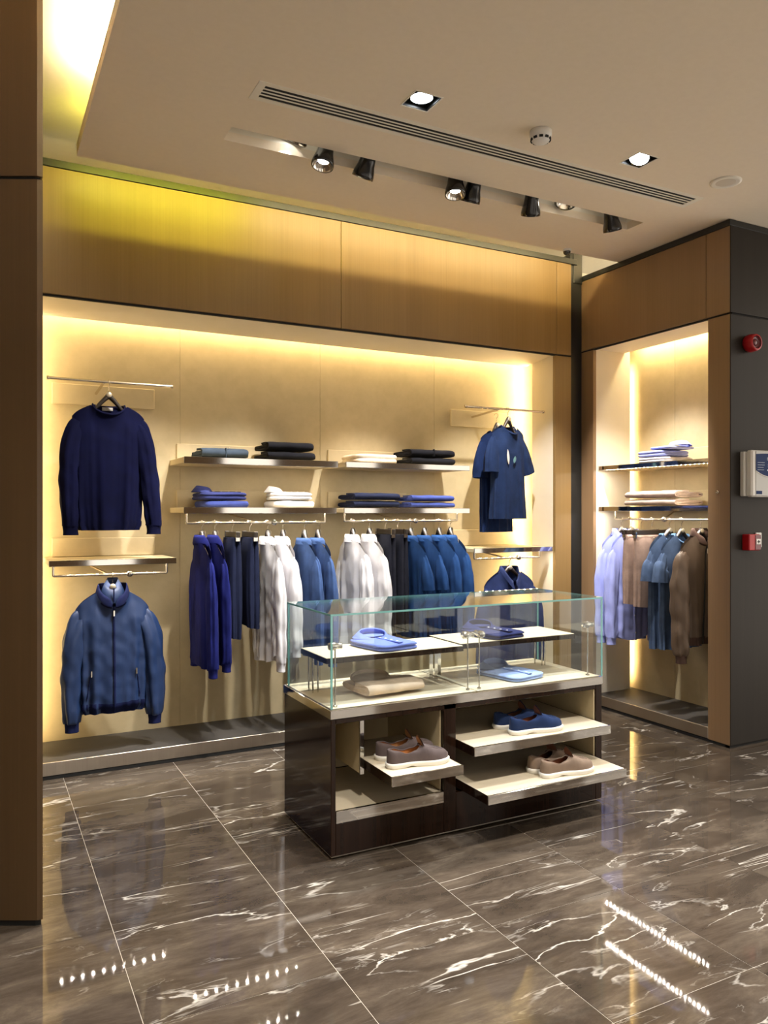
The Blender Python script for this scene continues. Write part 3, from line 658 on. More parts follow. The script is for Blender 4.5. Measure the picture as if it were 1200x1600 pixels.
# ================================================================== CLOTHES
def lerp(a, b, t): return a + (b - a) * t
def prof(tab, v):
    for i in range(len(tab) - 1):
        if v <= tab[i + 1][0]:
            t = (v - tab[i][0]) / (tab[i + 1][0] - tab[i][0]); t = t * t * (3 - 2 * t)
            return lerp(tab[i][1], tab[i + 1][1], t)
    return tab[-1][1]
def folds(rng, n, kmin, kmax):
    return [(rng.choice(range(kmin, kmax + 1)), rng.uniform(0, 2 * PI), rng.uniform(-2.2, 2.2), rng.uniform(.5, 1)) for _ in range(n)]
def fold_val(fs, th, v):
    s = 0
    for k, p, d, a in fs: s += a * math.sin(k * th + p + d * v)
    return s / max(1, len(fs)) ** .6
def torso_rings(rng, hw, nw, zn, zs, zh, wtab, ttab, fdip, bdip, amp, hemc=0., nu=96, nv=52, lean=0., crease=.15, gather=0., nt=.043):
    fs = folds(rng, 5, 5, 17); fs2 = folds(rng, 4, 14, 27); rings = []
    for i in range(nv + 1):
        v = i / nv; vv = 1 - (1 - v) ** 1.0
        wv = prof(wtab, v); tv = prof(ttab, v); ring = []
        for j in range(nu):
            th = 2 * PI * j / nu; c, s = math.cos(th), math.sin(th)
            sh = math.copysign(abs(c) ** .82, c); x = wv * sh
            front = s < 0; ax = abs(sh * hw) if v > .8 else abs(x)
            xx = abs(x) if v < 1 else abs(hw * sh)
            if xx >= nw: zt = shoulder_z(xx, nw, hw, zn, zs)
            else:
                q = math.sqrt(max(0, 1 - (xx / nw) ** 2)); zt = zn - (fdip if front else bdip) * q
            hem = zh + hemc * (abs(sh) ** 2.5)
            z = hem + (zt - hem) * vv
            neck = math.sqrt(max(0, 1 - (min(1, xx / (nw * 1.05))) ** 2))
            tt = lerp(tv, .017 + nt * neck, max(0, (v - .80) / .20) ** 1.6)
            yy = tt * math.copysign(abs(s) ** .8, s)
            a = amp * (1.05 - v) ** .8 * (0.35 + .65 * (1 - v)) * 1.6
            f = fold_val(fs, th, v) * a + fold_val(fs2, th, v) * a * .35
            nx, ny = c / max(wv, .02), s / max(tt, .02); L = math.hypot(nx, ny); nx /= L; ny /= L
            mn = mnoise.noise(Vector((x * 9 + rng_off(rng), yy * 9, z * 5))) * amp * .5 * (1 - v * .7)
            mn += mnoise.noise(Vector((x * 24 + rng_off(rng) + z * 9, yy * 20, z * 15 - x * 7))) * amp * crease * (1.1 - v * .6)
            if gather and v < .22: mn += gather * math.sin(46 * th + 5 * math.sin(3 * th)) * math.sin(PI * min(1, v / .22)) 
            ring.append((x + nx * (f + mn), yy + ny * (f + mn) + lean * (1 - v), z))
        rings.append(ring)
    return rings
_off = {}
def rng_off(rng):
    k = id(rng)
    if k not in _off: _off[k] = rng.uniform(0, 50)
    return _off[k]
def sleeve_rings(rng, side, path, amp, nu=28, sub=9):
    """path: list of (x, y, z, r_across, r_depth) from shoulder to cuff (x mirrored by side)"""
    fs = folds(rng, 4, 3, 9); rings = []; P = []
    for i in range(len(path) - 1):
        p0 = path[max(i - 1, 0)]; p1 = path[i]; p2 = path[i + 1]; p3 = path[min(i + 2, len(path) - 1)]
        for k in range(sub):
            t = k / sub; P.append(tuple(.5 * ((2 * b) + (-a + c) * t + (2 * a - 5 * b + 4 * c - d) * t * t + (-a + 3 * b - 3 * c + d) * t ** 3) for a, b, c, d in zip(p0, p1, p2, p3)))
    P.append(path[-1]); n = len(P)
    for i, (x, y, z, r1, r2) in enumerate(P):
        a = Vector(P[max(i - 1, 0)][:3]); b = Vector(P[min(i + 1, n - 1)][:3]); tg = (b - a).normalized()
        ax = Vector((1, 0, 0)); ax = (ax - tg * ax.dot(tg)); ax = ax.normalized() if ax.length > .2 else Vector((0, 0, 1))
        dp = tg.cross(ax).normalized(); v = i / (n - 1); ring = []
        for j in range(nu):
            th = 2 * PI * j / nu
            f = 1 + (fold_val(fs, th, v * 2.2) * amp * min(1, v * 3 + .15) + mnoise.noise(Vector((math.cos(th) * 1.5 + rng_off(rng), math.sin(th) * 1.5, z * 13))) * amp * .9) / max(.03, (r1 + r2) / 2)
            q = Vector((x, y, z)) + ax * (math.cos(th) * max(r1, .002) * f) + dp * (math.sin(th) * max(r2, .002) * f)
            ring.append((q.x * side, q.y, q.z))
        rings.append(ring)
    return rings
def band(rings, i0, i1, off):
    """a ring-shaped strip hugging the given rings, pushed outward"""
    out = []
    for r in rings[i0:i1]:
        cx = sum(p[0] for p in r) / len(r); cy = sum(p[1] for p in r) / len(r)
        out.append([(p[0] + (p[0] - cx) / max(1e-4, math.hypot(p[0] - cx, p[1] - cy)) * off, p[1] + (p[1] - cy) / max(1e-4, math.hypot(p[0] - cx, p[1] - cy)) * off, p[2]) for p in r])
    return out
def collar_shirt(a, b, z, gap=.35, h1=.034, h2=.044, n=40, tip=.018, zdip=.030, flare=.012):
    """stand + folded leaf around an ellipse, open at the front (-y)"""
    stand = [[], []]; leaf = [[], [], [], []]
    for k in range(n + 1):
        f = k / n; th = -PI / 2 + gap * .5 + (2 * PI - gap) * f; c, s = math.cos(th), math.sin(th)
        fr = max(0, -s) ** 2; zz = z - zdip * fr * 1.2
        stand[0].append((a * c, b * s, zz - .012)); stand[1].append((a * .93 * c, b * .93 * s, zz + h1 - .010 * fr))
        e = (1 - min(1, min(f, 1 - f) / .10)); pt = tip * e
        zt = zz + h1 - .010 * fr
        leaf[0].append((a * .93 * c, b * .93 * s, zt)); leaf[1].append((a * .98 * c, b * .98 * s, zt + .005))
        leaf[2].append((a * (1.05 + flare * 4) * c, b * (1.05 + flare * 4) * s, zt - h2 * .45)); leaf[3].append((a * (1.10 + flare * 8) * c - 0 * pt, b * (1.10 + flare * 8) * s - pt, zt - h2 - pt))
    m = MB(); m.loft(stand, False); m.loft(leaf, False); return m
def collar_band(a, b, z, h, n=48, fdip=.05, th=.006, bdip=0.0, tilt=0.0):
    """ribbed round neck or stand collar following the neck opening"""
    rings = []
    for dr, dz in ((0, -.004), (th, 0), (th * .9, h * .6), (0, h), (-th * .6, h * .8), (-th * .8, 0)):
        ring = []
        for k in range(n):
            t_ = 2 * PI * k / n; c, s = math.cos(t_), math.sin(t_)
            q = math.sqrt(max(0, 1 - c * c)); zz = z - (fdip if s < 0 else bdip) * q
            ring.append(((a + dr - tilt * dz) * c, (b + dr - tilt * dz) * s, zz + dz))
        rings.append(ring)
    return MB().loft(rings)

def collar_open(a, b, z, h, fdip=.06, gap=.22, n=44, th=.0045):
    """ribbed stand collar split at the front, leaning inwards, corners rounded off"""
    rings = []
    for k in range(n + 1):
        f = k / n; t_ = -PI / 2 + gap * .5 + (2 * PI - gap) * f; c, s_ = math.cos(t_), math.sin(t_)
        q = math.sqrt(max(0, 1 - c * c)); zz = z - (fdip * q if s_ < 0 else 0); e = min(1, min(f, 1 - f) / .07); hh = h * (.45 + .55 * math.sqrt(e * (2 - e)))
        r = []
        for o, zf in ((0, -.1), (th, .15), (th * .8, .7), (0, 1.0), (-th, .92), (-th, 0)):
            k2 = 1 - .22 * zf * hh / max(a, b)
            r.append(((a * k2 + o) * c, (b * k2 + o) * s_, zz + zf * hh))
        rings.append(r)
    return MB().loft(rings, True, True, True)
def shoulder_z(ax, nw, hw, zn, zs):
    q = min(1.0, max(0.0, (ax - nw) / (hw - nw))); return zn + (zs - zn) * (.74 * q ** 1.05 + .26 * q ** 5)
def hanger(loc, rz, label, drop, zn, zs, nw, hw, group='dark wooden hangers', hookr=.018):
    """dark wooden hanger; origin at the rail centre, arms run just under the shoulder line"""
    t = thing('clothes_hanger', label, 'hanger', loc, (0, 0, rz), group)
    hub = -drop; n = 18; rings = []; half = hw - .070; xi = nw * .92
    for k in range(-n, n + 1):
        f = k / n; af = abs(f); x = f * half; ax = abs(x)
        hh = lerp(.024, .010, min(1, ax / (xi * 1.6)) ** .8)
        ze = zn - .036
        if ax < xi: zc = lerp(hub - .016, ze, (ax / xi) ** 1.1)
        else: zc = ze + (shoulder_z(ax, nw, hw, zn, zs) - zn) * .96 - .004
        sc = 1 if af < .97 else .55; tk = lerp(.017, .0075, min(1, ax / xi))
        rings.append([(x, tk * sc * math.cos(2 * PI * j / 12), zc + hh * sc * math.sin(2 * PI * j / 12)) for j in range(12)])
    MB().loft(rings, True, True, True).obj('hanger_body', HANGW, t)
    hp = [(0, 0, hub + .012), (0, 0, hub + .035)]
    zc = -.010
    for k in range(13):
        an = -PI / 2 + .5 + (PI * 1.28) * k / 12
        hp.append((0, -hookr * math.cos(an) * 1.0 + .004, hookr * .75 * math.sin(an) * 1.25 - .004))
    MB().tube(hp, .0024, 8).obj('hook', NICKEL, t)
    MB().lathe([(0, .0), (.014, .0), (.016, -.003)], 18, Matrix.Translation((0, -.0175, hub - .014)) @ Matrix.Rotation(PI / 2, 4, 'X') ).obj('badge', BADGE, t)
    return t
def clip_hanger(loc, rz, label, drop=.055, half=.135, group='clip hangers'):
    t = thing('clip_hanger', label, 'hanger', loc, (0, 0, rz), group)
    MB().bbox(-half, half, -.010, .010, -drop - .034, -drop, .003).obj('bar', HANGW, t)
    for s in (-1, 1):
        MB().bbox(s * (half - .02) - .008, s * (half - .02) + .008, -.014, .014, -drop - .058, -drop + .004, .002).obj('clip', CHROME, t)
    hp = [(0, 0, -drop - .002), (0, 0, -drop + .02)]
    for k in range(13):
        an = -PI / 2 + .5 + (PI * 1.28) * k / 12
        hp.append((0, -.018 * math.cos(an) + .004, .017 * math.sin(an) - .004))
    MB().tube(hp, .0024, 8).obj('hook', NICKEL, t)
    return t

def top_garment(name, label, cat, loc, rz, mat, seed, zn, zs, zh, hw=.21, nw=.075, wtab=None, ttab=None, fdip=.06, bdip=.01, amp=.007, hemc=0.,
                sleeve='long', ze=None, sx=.02, sy=-.01, sr=(.062, .046), cr=(.038, .028), collar='crew', rib=None, group=None, hang=None, samp=None, cuffh=.05, hemh=.05, tilt=0.,
                buttons=0, zipper=False, pocket=False, matb=None, swing=(0, 0), hdrop=None, crease=.15, gather=0., nt=.043):
    rng = random.Random(seed)
    t = thing(name, label, cat, loc, (0, tilt, rz), group)
    wtab = wtab or [(0, hw * .98), (.3, hw * 1.0), (.7, hw * 1.0), (1, hw)]
    ttab = ttab or [(0, .062), (.4, .06), (.75, .05), (1, .03)]
    R = torso_rings(rng, hw, nw, zn, zs, zh, wtab, ttab, fdip, bdip, amp, hemc, crease=crease, gather=gather, nt=nt)
    MB().loft(R).obj('body', mat, t)
    if rib is not None and hemh > 0:
        n = max(2, int(hemh / max(.004, (zs - zh) / 52)) + 1)
        MB().loft(band(R, 0, n, .003)).obj('hem_band', rib, t)
    if sleeve:
        ze = ze if ze is not None else zh
        for s in (1, -1):
            dx = swing[0] if s > 0 else swing[1]
            r1, r2 = sr; e1, e2 = cr
            L = zs - ze
            head = [(hw - .062, 0, zs - .020, .014, .008), (hw - .054, 0, zs - .026, r1 * .50, .013), (hw - .036, sy * .2, zs - .044, r1 * .80, r2 * .46), (hw - .014, sy * .3, zs - .095, r1 * .97, r2 * .70)]
            if sleeve == 'long':
                path = head + [(hw + sx * .4, sy * .5, zs - L * .34, r1, r2), (hw + sx * .8 + dx * .5, sy * .8, zs - L * .64, r1 * .90, r2 * .95), (hw + sx + dx, sy, ze + cuffh + .035, r1 * .80, r2 * .88),
                        (hw + sx + dx, sy, ze + cuffh, e1 * 1.10, e2 * 1.12)]
            else:
                path = head + [(hw + sx * .6, sy * .5, zs - L * .62, r1 * 1.06, r2 * 1.02), (hw + sx + dx, sy, ze, r1 * 1.14, r2 * 1.05)]
            SR = sleeve_rings(rng, s, path, (samp if samp is not None else amp * .8))
            so = MB().loft(SR, True, True, False).obj('sleeve', mat, t)
            if sleeve == 'long':
                x, y = hw + sx + dx, sy
                cp = [(x, y, ze + cuffh + .004, e1 * 1.10, e2 * 1.12), (x, y, ze + cuffh * .5, e1, e2), (x, y, ze, e1 * 1.02, e2 * 1.02)]
                CR = sleeve_rings(rng, s, cp, .001, 28, 5)
                IN = [[(cx_ + (p[0] - cx_) * .9, cy_ + (p[1] - cy_) * .9, p[2] + .0) for p in CR[-1]] for cx_, cy_ in [(x * s, y)]]
                IN.append([(p[0], p[1], p[2] + .03) for p in IN[0]])
                MB().loft(CR + IN).obj('cuff', rib or mat, so)
    if collar == 'crew':
        collar_band(nw * .95, .019 + nt, zn - .003, .012, fdip=fdip, bdip=bdip).obj('collar', rib or mat, t)
    elif collar == 'shirt':
        collar_shirt(nw * .92, .019 + nt, zn - .004, zdip=fdip * .8, flare=.006).obj('collar', mat, t)
    elif collar == 'polo':
        collar_shirt(nw * .92, .019 + nt, zn - .006, h1=.024, h2=.036, zdip=fdip * .8, flare=.006).obj('collar', matb or rib or mat, t)
    elif collar == 'stand':
        collar_open(nw * 1.02, .021 + nt, zn - .006, .055, fdip=fdip).obj('collar', rib or mat, t)
    ymid = lambda z: None
    # front details follow the front centre line of the body
    ctr = [min(r, key=lambda p: abs(p[0]) + (0 if p[1] < 0 else 9)) for r in R]
    if buttons or zipper or collar in ('shirt',):
        st = []
        wv = .014 if not zipper else .006
        for p in ctr:
            st.append([(-wv, p[1] - .0015, p[2]), (-wv, p[1] - .0050, p[2]), (wv, p[1] - .0050, p[2]), (wv, p[1] - .0015, p[2])])
        pl = MB().loft(st, False).obj('placket' if not zipper else 'zip', mat if not zipper else (matb or mat), t)
        for k in range(buttons):
            p = ctr[int(len(ctr) * (.08 + .86 * k / max(1, buttons - 1)))] if buttons > 1 else ctr[-3]
            MB().lathe([(0, 0), (.0055, 0), (.0055, .002), (0, .002)], 12, Matrix.Translation((0, p[1] - .005, p[2])) @ Matrix.Rotation(PI / 2, 4, 'X')).obj('button', WHITEP if not matb else matb, pl)
        if zipper:
            p = ctr[-3]; MB().bbox(-.005, .005, p[1] - .012, p[1] - .006, p[2] - .032, p[2] + .002, .0015).obj('zip_pull', CHROME, pl)
    if pocket:
        for s in (-1, 1):
            x = s * hw * .60; z0 = zh + (zs - zh) * .42; z1 = zh + (zs - zh) * .16
            pts = []
            for k in range(9):
                z = lerp(z0, z1, k / 8); xx = x + s * .022 * k / 8
                best = min((p for r in R for p in r if p[1] < 0), key=lambda p: (p[0] - xx) ** 2 + (p[2] - z) ** 2)
                pts.append((xx, best[1] - .003, z))
            po = MB().tube(pts, .0032, 6).obj('pocket_zip', matb or BLACK, t)
            q = pts[0]; MB().bbox(q[0] - .004, q[0] + .004, q[1] - .008, q[1] - .002, q[2] - .03, q[2] + .004, .001).obj('zip_pull', CHROME, po)
    if hang: hanger(loc, rz, hang, hdrop if hdrop else -zn - .045, zn, zs, nw, hw)
    return t

def bottoms(name, label, cat, loc, rz, mat, seed, zt, zb, half=.115, thick=.030, amp=.006, legs=1, hang=None, group=None, drop=.055, waist=True, flare=1.0):
    """folded trousers / shorts hanging from a clip hanger: legs laid side to side"""
    rng = random.Random(seed); t = thing(name, label, cat, loc, (0, 0, rz), group)
    def leg(y0, zb_, ph, hs=1.0, x0=0.0):
        fs = folds(rng, 4, 4, 11); rings = []; n = 26; nu = 44
        for i in range(n + 1):
            v = i / n; z = lerp(zb_, zt, v); ring = []
            hwid = half * hs * lerp(flare, 1.0, v) * (1 + .02 * math.sin(5 * v + ph)); tk = thick * (.75 + .25 * math.sin(PI * min(1, v * 1.1))) * (1.0 if v < .9 else 1 - (v - .9) * 5)
            for j in range(nu):
                th = 2 * PI * j / nu; c, s = math.cos(th), math.sin(th)
                f = fold_val(fs, th, v) * amp * (1.1 - v)
                ring.append((x0 + hwid * math.copysign(abs(c) ** .6, c) + c * f, y0 + (tk + f) * math.copysign(abs(s) ** .8, s), z + .012 * (1 - v) * c * math.sin(ph)))
            rings.append(ring)
        return rings
    if legs == 1:
        A = leg(-.012, zb, 0.4); B = leg(.018, zb + .012, 1.7, .96)
        MB().loft(A, True, True, True).obj('leg', mat, t); MB().loft(B, True, True, True).obj('leg', mat, t)
        MB().loft(band(A, 0, 2, .002), True).obj('hem', mat, t)
    else:
        for s in (-1, 1):
            A = leg(0.004 * s, zb + .004 * s, 1.0 * s, .52, s * half * .50)
            lo = MB().loft(A, True, True, True).obj('leg', mat, t); MB().loft(band(A, 0, 4, .002), True).obj('hem', mat, lo)
        MB().bbox(-half * 1.0, half * 1.0, -thick * .62, thick * .62, zt - .045, zt + .002, .010).obj('waistband', mat, t)
        MB().lathe([(0, 0), (.007, 0), (.007, .002), (0, .002)], 12, Matrix.Translation((0, -thick * .63, zt - .02)) @ Matrix.Rotation(PI / 2, 4, 'X')).obj('button', BADGE, t)
    if hang: clip_hanger(loc, rz, hang, drop=drop, half=half + .02)
    return t

# fabrics
F_NAVYKNIT = fabric('navy_knit', (.0020, .0030, .024), .9, .0, rib=None)
F_NAVYRIB = fabric('navy_rib', (.0018, .0026, .021), .9, .0, rib=90)
F_NYLON = fabric('blue_nylon', (.011, .030, .098), .50, .02, 300, .06)
F_NYLONRIB = fabric('navy_ribbing', (.008, .012, .052), .9, .05, rib=90)
F_COBALT = fabric('cobalt_knit', (.010, .014, .115), .9, .06)
F_COBRIB = fabric('cobalt_rib', (.009, .012, .10), .9, .06, rib=90)
F_NAVYT = fabric('navy_twill', (.011, .015, .040), .8, .1)
F_CHART = fabric('charcoal_twill', (.014, .015, .024), .8, .1)
F_WHITE = fabric('white_linen', (.78, .77, .80), .85, .1, 500, .03)
F_MID = fabric('mid_blue_knit', (.045, .085, .21), .9, .15)
F_DENIM = fabric('deep_blue_cotton', (.013, .046, .15), .85, .08)
F_TEE = fabric('dark_blue_jersey', (.012, .025, .075), .9, .08)
F_TEE2 = fabric('navy_jersey', (.008, .019, .068), .9, .08)
F_OVER = fabric('navy_overshirt', (.016, .027, .095), .75, .12)
F_SKY = fabric('pale_blue_cotton', (.31, .35, .72), .85, .1, 500, .05)
F_TAUPE = fabric('taupe_cotton', (.32, .225, .185), .85, .1)
F_STEELB = fabric('steel_blue_jersey', (.072, .112, .205), .9, .10)
F_STEELR = fabric('steel_blue_rib', (.11, .20, .36), .9, .2, rib=90)
F_BROWN = fabric('brown_nylon', (.118, .080, .054), .5, .08, 300, .06)
F_BROWNR = fabric('brown_ribbing', (.075, .045, .035), .9, .2, rib=90)
F_SLATE = fabric('slate_twill', (.030, .042, .060), .85, .1)
F_BLACKK = fabric('black_knit', (.008, .008, .011), .9, .1)
F_CREAM = fabric('cream_knit', (.68, .58, .47), .9, .15)
F_BEIGE = fabric('beige_cashmere', (.62, .48, .36), .9, .25)
F_BEIGEIN = fabric('beige_neck_rib', (.50, .39, .285), .9, .2, rib=90)
F_ROYAL = fabric('royal_blue_twill', (.034, .050, .19), .85, .15)
F_OXF = fabric('oxford_blue', (.15, .20, .56), .85, .1, 500, .06)
F_NAVYS = fabric('navy_poplin', (.020, .026, .10), .8, .1)
F_LIGHTB = fabric('light_blue_poplin', (.36, .47, .80), .8, .1, 500, .05)
F_GREYSH = fabric('pale_grey_cotton', (.58, .55, .60), .85, .1)
F_TAN = fabric('neck_label', (.55, .52, .48), .7, 0)

RZ = PI / 2
# ---- front-facing pieces of the back niche
t = top_garment('sweater', 'navy crewneck knit sweater hanging face-on at the left', 'sweater', (.668, 4.72, 2.203), 0, F_NAVYKNIT, 3, -.135, -.205, -.850, hw=.197, nw=.092, fdip=.058, bdip=.005,
            wtab=[(0, .148), (.05, .162), (.25, .175), (.7, .185), (1, .197)], amp=.010, ze=-.875, sx=.030, sy=-.026, sr=(.056, .042), cr=(.040, .030), rib=F_NAVYRIB, hemh=.06, hang='dark wooden hanger with oval badge inside the navy crewneck sweater', swing=(.02, -.02), hdrop=.060)
MB().bbox(-.03, .03, .050, .054, -.160, -.140, .002).obj('neck_label', F_TAN, t)
t = top_garment('bomber_jacket', 'shiny blue nylon bomber jacket zipped up, hanging face-on at lower left', 'jacket', (.689, 4.72, 1.099), 0, F_NYLON, 11, -.100, -.200, -.785, hw=.203, nw=.088, fdip=.080, bdip=.0,
            wtab=[(0, .172), (.06, .186), (.3, .192), (.7, .196), (1, .203)], ttab=[(0, .05), (.08, .072), (.4, .065), (.75, .055), (1, .03)], amp=.013, ze=-.875, sx=.030, sy=-.022, sr=(.060, .046), cr=(.036, .027), collar='stand',
            rib=F_NYLONRIB, hemh=.058, crease=.6, gather=.0022, samp=.012, zipper=True, pocket=True, matb=F_NYLONRIB, hang='dark wooden hanger inside the shiny blue bomber jacket', swing=(.0, -.012), hdrop=.055)
ic = collar_band(.070, .046, -.118, .100, fdip=.042, bdip=0, th=.004, tilt=.42).obj('inner_collar', F_NYLON, t)
MB().bbox(-.004, .004, -.052, -.044, -.155, -.075, .002).obj('collar_zip', F_NYLONRIB, ic)
t = top_garment('t_shirt', 'dark blue t-shirt with small feather print on the chest, front of two', 't-shirt', (3.452, 4.685, 2.214), math.radians(16), F_TEE, 21, -.130, -.195, -.805, hw=.185, nw=.075, fdip=.060, bdip=.005,
            wtab=[(0, .185), (.4, .172), (.75, .178), (1, .185)], amp=.007, sleeve='short', ze=-.47, sx=.012, sy=-.006, sr=(.058, .042), rib=None, hang='dark wooden hanger inside the feather print t-shirt', hdrop=.06, swing=(.03, .0))
pr = [(-.115, .0, 0), (-.100, .022, .3), (-.092, .05, .6), (-.098, .085, 1), (-.104, .05, .6)]
fe = []
for k in range(9):
    z = -.41 + .105 * k / 8; wv = .014 * math.sin(PI * (k + .6) / 9.2); x = -.078 - .012 * k / 8
    fe.append([(x - wv, -.068, z), (x, -.0705, z), (x + wv, -.068, z)])
MB().loft(fe, False).obj('feather_print', pmat('print_white', (.75, .72, .66), .8), t)
fe = []
for k in range(7):
    z = -.40 + .05 * k / 6; wv = .016 * math.sin(PI * (k + .6) / 7.2); x = -.018 + .012 * k / 6
    fe.append([(x - wv, -.0715, z), (x, -.0735, z), (x + wv, -.0715, z)])
MB().loft(fe, False).obj('sprig_print', pmat('print_teal', (.10, .22, .24), .8), t)
MB().bbox(-.022, .022, .048, .052, -.158, -.140, .002).obj('neck_label', F_TAN, t)
top_garment('t_shirt', 'plain navy t-shirt hanging behind the feather print one', 't-shirt', (3.475, 4.86, 2.19), math.radians(16), F_TEE2, 22, -.130, -.195, -.880, hw=.185, nw=.075, fdip=.060, bdip=.005,
            wtab=[(0, .165), (.4, .165), (.75, .175), (1, .185)], amp=.007, sleeve='short', ze=-.48, sx=.012, sy=-.006, sr=(.058, .042), hang='dark wooden hanger inside the plain navy t-shirt', hdrop=.06)
t = top_garment('overshirt', 'navy overshirt jacket with open collar hanging behind the glass case', 'jacket', (3.468, 4.69, 1.122), math.radians(4), F_OVER, 31, -.095, -.205, -.760, hw=.235, nw=.085, fdip=.10, bdip=.0,
            wtab=[(0, .225), (.3, .225), (.7, .228), (1, .235)], amp=.008, ze=-.80, sx=.035, sy=-.02, sr=(.060, .045), cr=(.042, .032), collar='shirt', buttons=5, matb=F_NAVYT, hang='dark wooden hanger with round badge inside the navy overshirt', hdrop=.055)

# ---- centre-left rail: garments edge-on, fronts to the right
ZR = 1.392; YR = YS + .05
def rail_top(kind, label, x, mat, seed, hang, **k):
    kw = dict(zn=-.122, zs=-.212, zh=-.86, hw=.205, nw=.072, fdip=.055, bdip=.0, amp=.010, ze=-.90, sx=.012, sy=-.01, sr=(.060, .035), cr=(.038, .025), rib=None, nt=.030, ttab=[(0, .028), (.4, .031), (.75, .034), (1, .03)], hdrop=.050)
    kw.update(k)
    nm, cat = kind
    return top_garment(nm, label, cat, (x, YR, ZR), RZ, mat, seed, hang=hang, **kw)
rail_top(('cardigan', 'cardigan'), 'cobalt blue long-sleeved knit, first on the centre-left rail', 1.205, F_COBALT, 41, 'dark wooden hanger inside the first cobalt knit', collar='stand', rib=F_COBRIB, hemh=.05, amp=.0065, sr=(.06, .030), group='cobalt knits')
rail_top(('cardigan', 'cardigan'), 'cobalt blue long-sleeved knit next to the navy trousers', 1.285, F_COBALT, 42, 'dark wooden hanger inside the second cobalt knit', collar='stand', rib=F_COBRIB, hemh=.05, amp=.0065, sr=(.06, .030), group='cobalt knits', ze=-.87, zh=-.84)
bottoms('trousers', 'navy folded trousers on clip hanger beside the cobalt knits', 'trousers', (1.392, YR, ZR), RZ, F_NAVYT, 43, -.091, -.700, hang='clip hanger holding the navy trousers beside the cobalt knits', group='navy trousers')
bottoms('trousers', 'navy folded trousers on clip hanger beside the white shirts, shorter hanging', 'trousers', (1.494, YR - .03, ZR + .0), RZ, F_NAVYT, 44, -.091, -.640, hang='clip hanger holding the navy trousers beside the first white shirts', group='navy trousers')
rail_top(('shirt', 'shirt'), 'white linen shirt right beside the navy trousers', 1.622, F_WHITE, 45, 'dark wooden hanger inside the white shirt beside navy trousers', collar='shirt', hemc=.07, zh=-.87, ze=-.90, amp=.0095, samp=.008, sr=(.06, .033), crease=.7, group='white linen shirts')
rail_top(('shirt', 'shirt'), 'white linen shirt beside the mid-blue knits', 1.722, F_WHITE, 46, 'dark wooden hanger inside the white shirt beside mid-blue knits', collar='shirt', hemc=.07, zh=-.86, ze=-.82, amp=.0095, samp=.008, sr=(.06, .033), crease=.7, group='white linen shirts')
rail_top(('polo_sweater', 'sweater'), 'mid-blue knit polo next to the white shirts, centre-left rail', 1.868, F_MID, 47, 'dark wooden hanger inside the mid-blue knit by the white shirt', collar='polo', rib=None, zh=-.82, ze=-.88, amp=.007, sr=(.06, .032), group='mid-blue knits')
rail_top(('polo_sweater', 'sweater'), 'mid-blue knit polo, last on the centre-left rail', 1.962, F_MID, 48, 'dark wooden hanger inside the last mid-blue knit', collar='polo', rib=None, zh=-.84, ze=-.90, amp=.007, sr=(.06, .032), group='mid-blue knits')
# ---- centre-right rail
ZR = 1.398
rail_top(('shirt', 'shirt'), 'white striped-weave shirt, first on the centre-right rail', 2.212, F_WHITE, 51, 'dark wooden hanger inside the first white shirt on the centre-right rail', collar='shirt', hemc=.07, zh=-.86, ze=-.86, amp=.013, samp=.011, crease=.5, group='white linen shirts')
rail_top(('shirt', 'shirt'), 'white shirt between another white shirt and charcoal trousers', 2.335, F_WHITE, 52, 'dark wooden hanger inside the white shirt beside charcoal trousers', collar='shirt', hemc=.07, zh=-.84, ze=-.86, amp=.013, samp=.011, crease=.5, group='white linen shirts')
bottoms('trousers', 'charcoal folded trousers beside the white shirts, centre-right rail', 'trousers', (2.455, YR, ZR), RZ, F_CHART, 53, -.091, -.76, hang='clip hanger holding charcoal trousers beside white shirts', group='charcoal trousers')
bottoms('trousers', 'near-black folded trousers beside the deep blue polos', 'trousers', (2.550, YR, ZR), RZ, F_CHART, 54, -.091, -.74, hang='clip hanger holding near-black trousers beside deep blue polos', group='charcoal trousers')
for i, (x, lab, hg) in enumerate(((2.652, 'deep blue short-sleeved polo next to the near-black trousers', 'dark wooden hanger inside the first deep blue polo'),
                                  (2.762, 'deep blue short-sleeved polo, second of four', 'dark wooden hanger inside the second deep blue polo'),
                                  (2.882, 'deep blue short-sleeved polo, third of four', 'dark wooden hanger inside the third deep blue polo'),
                                  (2.975, 'deep blue short-sleeved polo, last on the centre-right rail', 'dark wooden hanger inside the last deep blue polo'))):
    rail_top(('polo_shirt', 'polo shirt'), lab, x, F_DENIM, 55 + i, hg, collar='polo', rib=None, sleeve='short' if i < 2 else 'long', ze=-.46 if i < 2 else -.85, zh=-.80, sx=.02, amp=.007, sr=(.06, .031), group='deep blue polos')
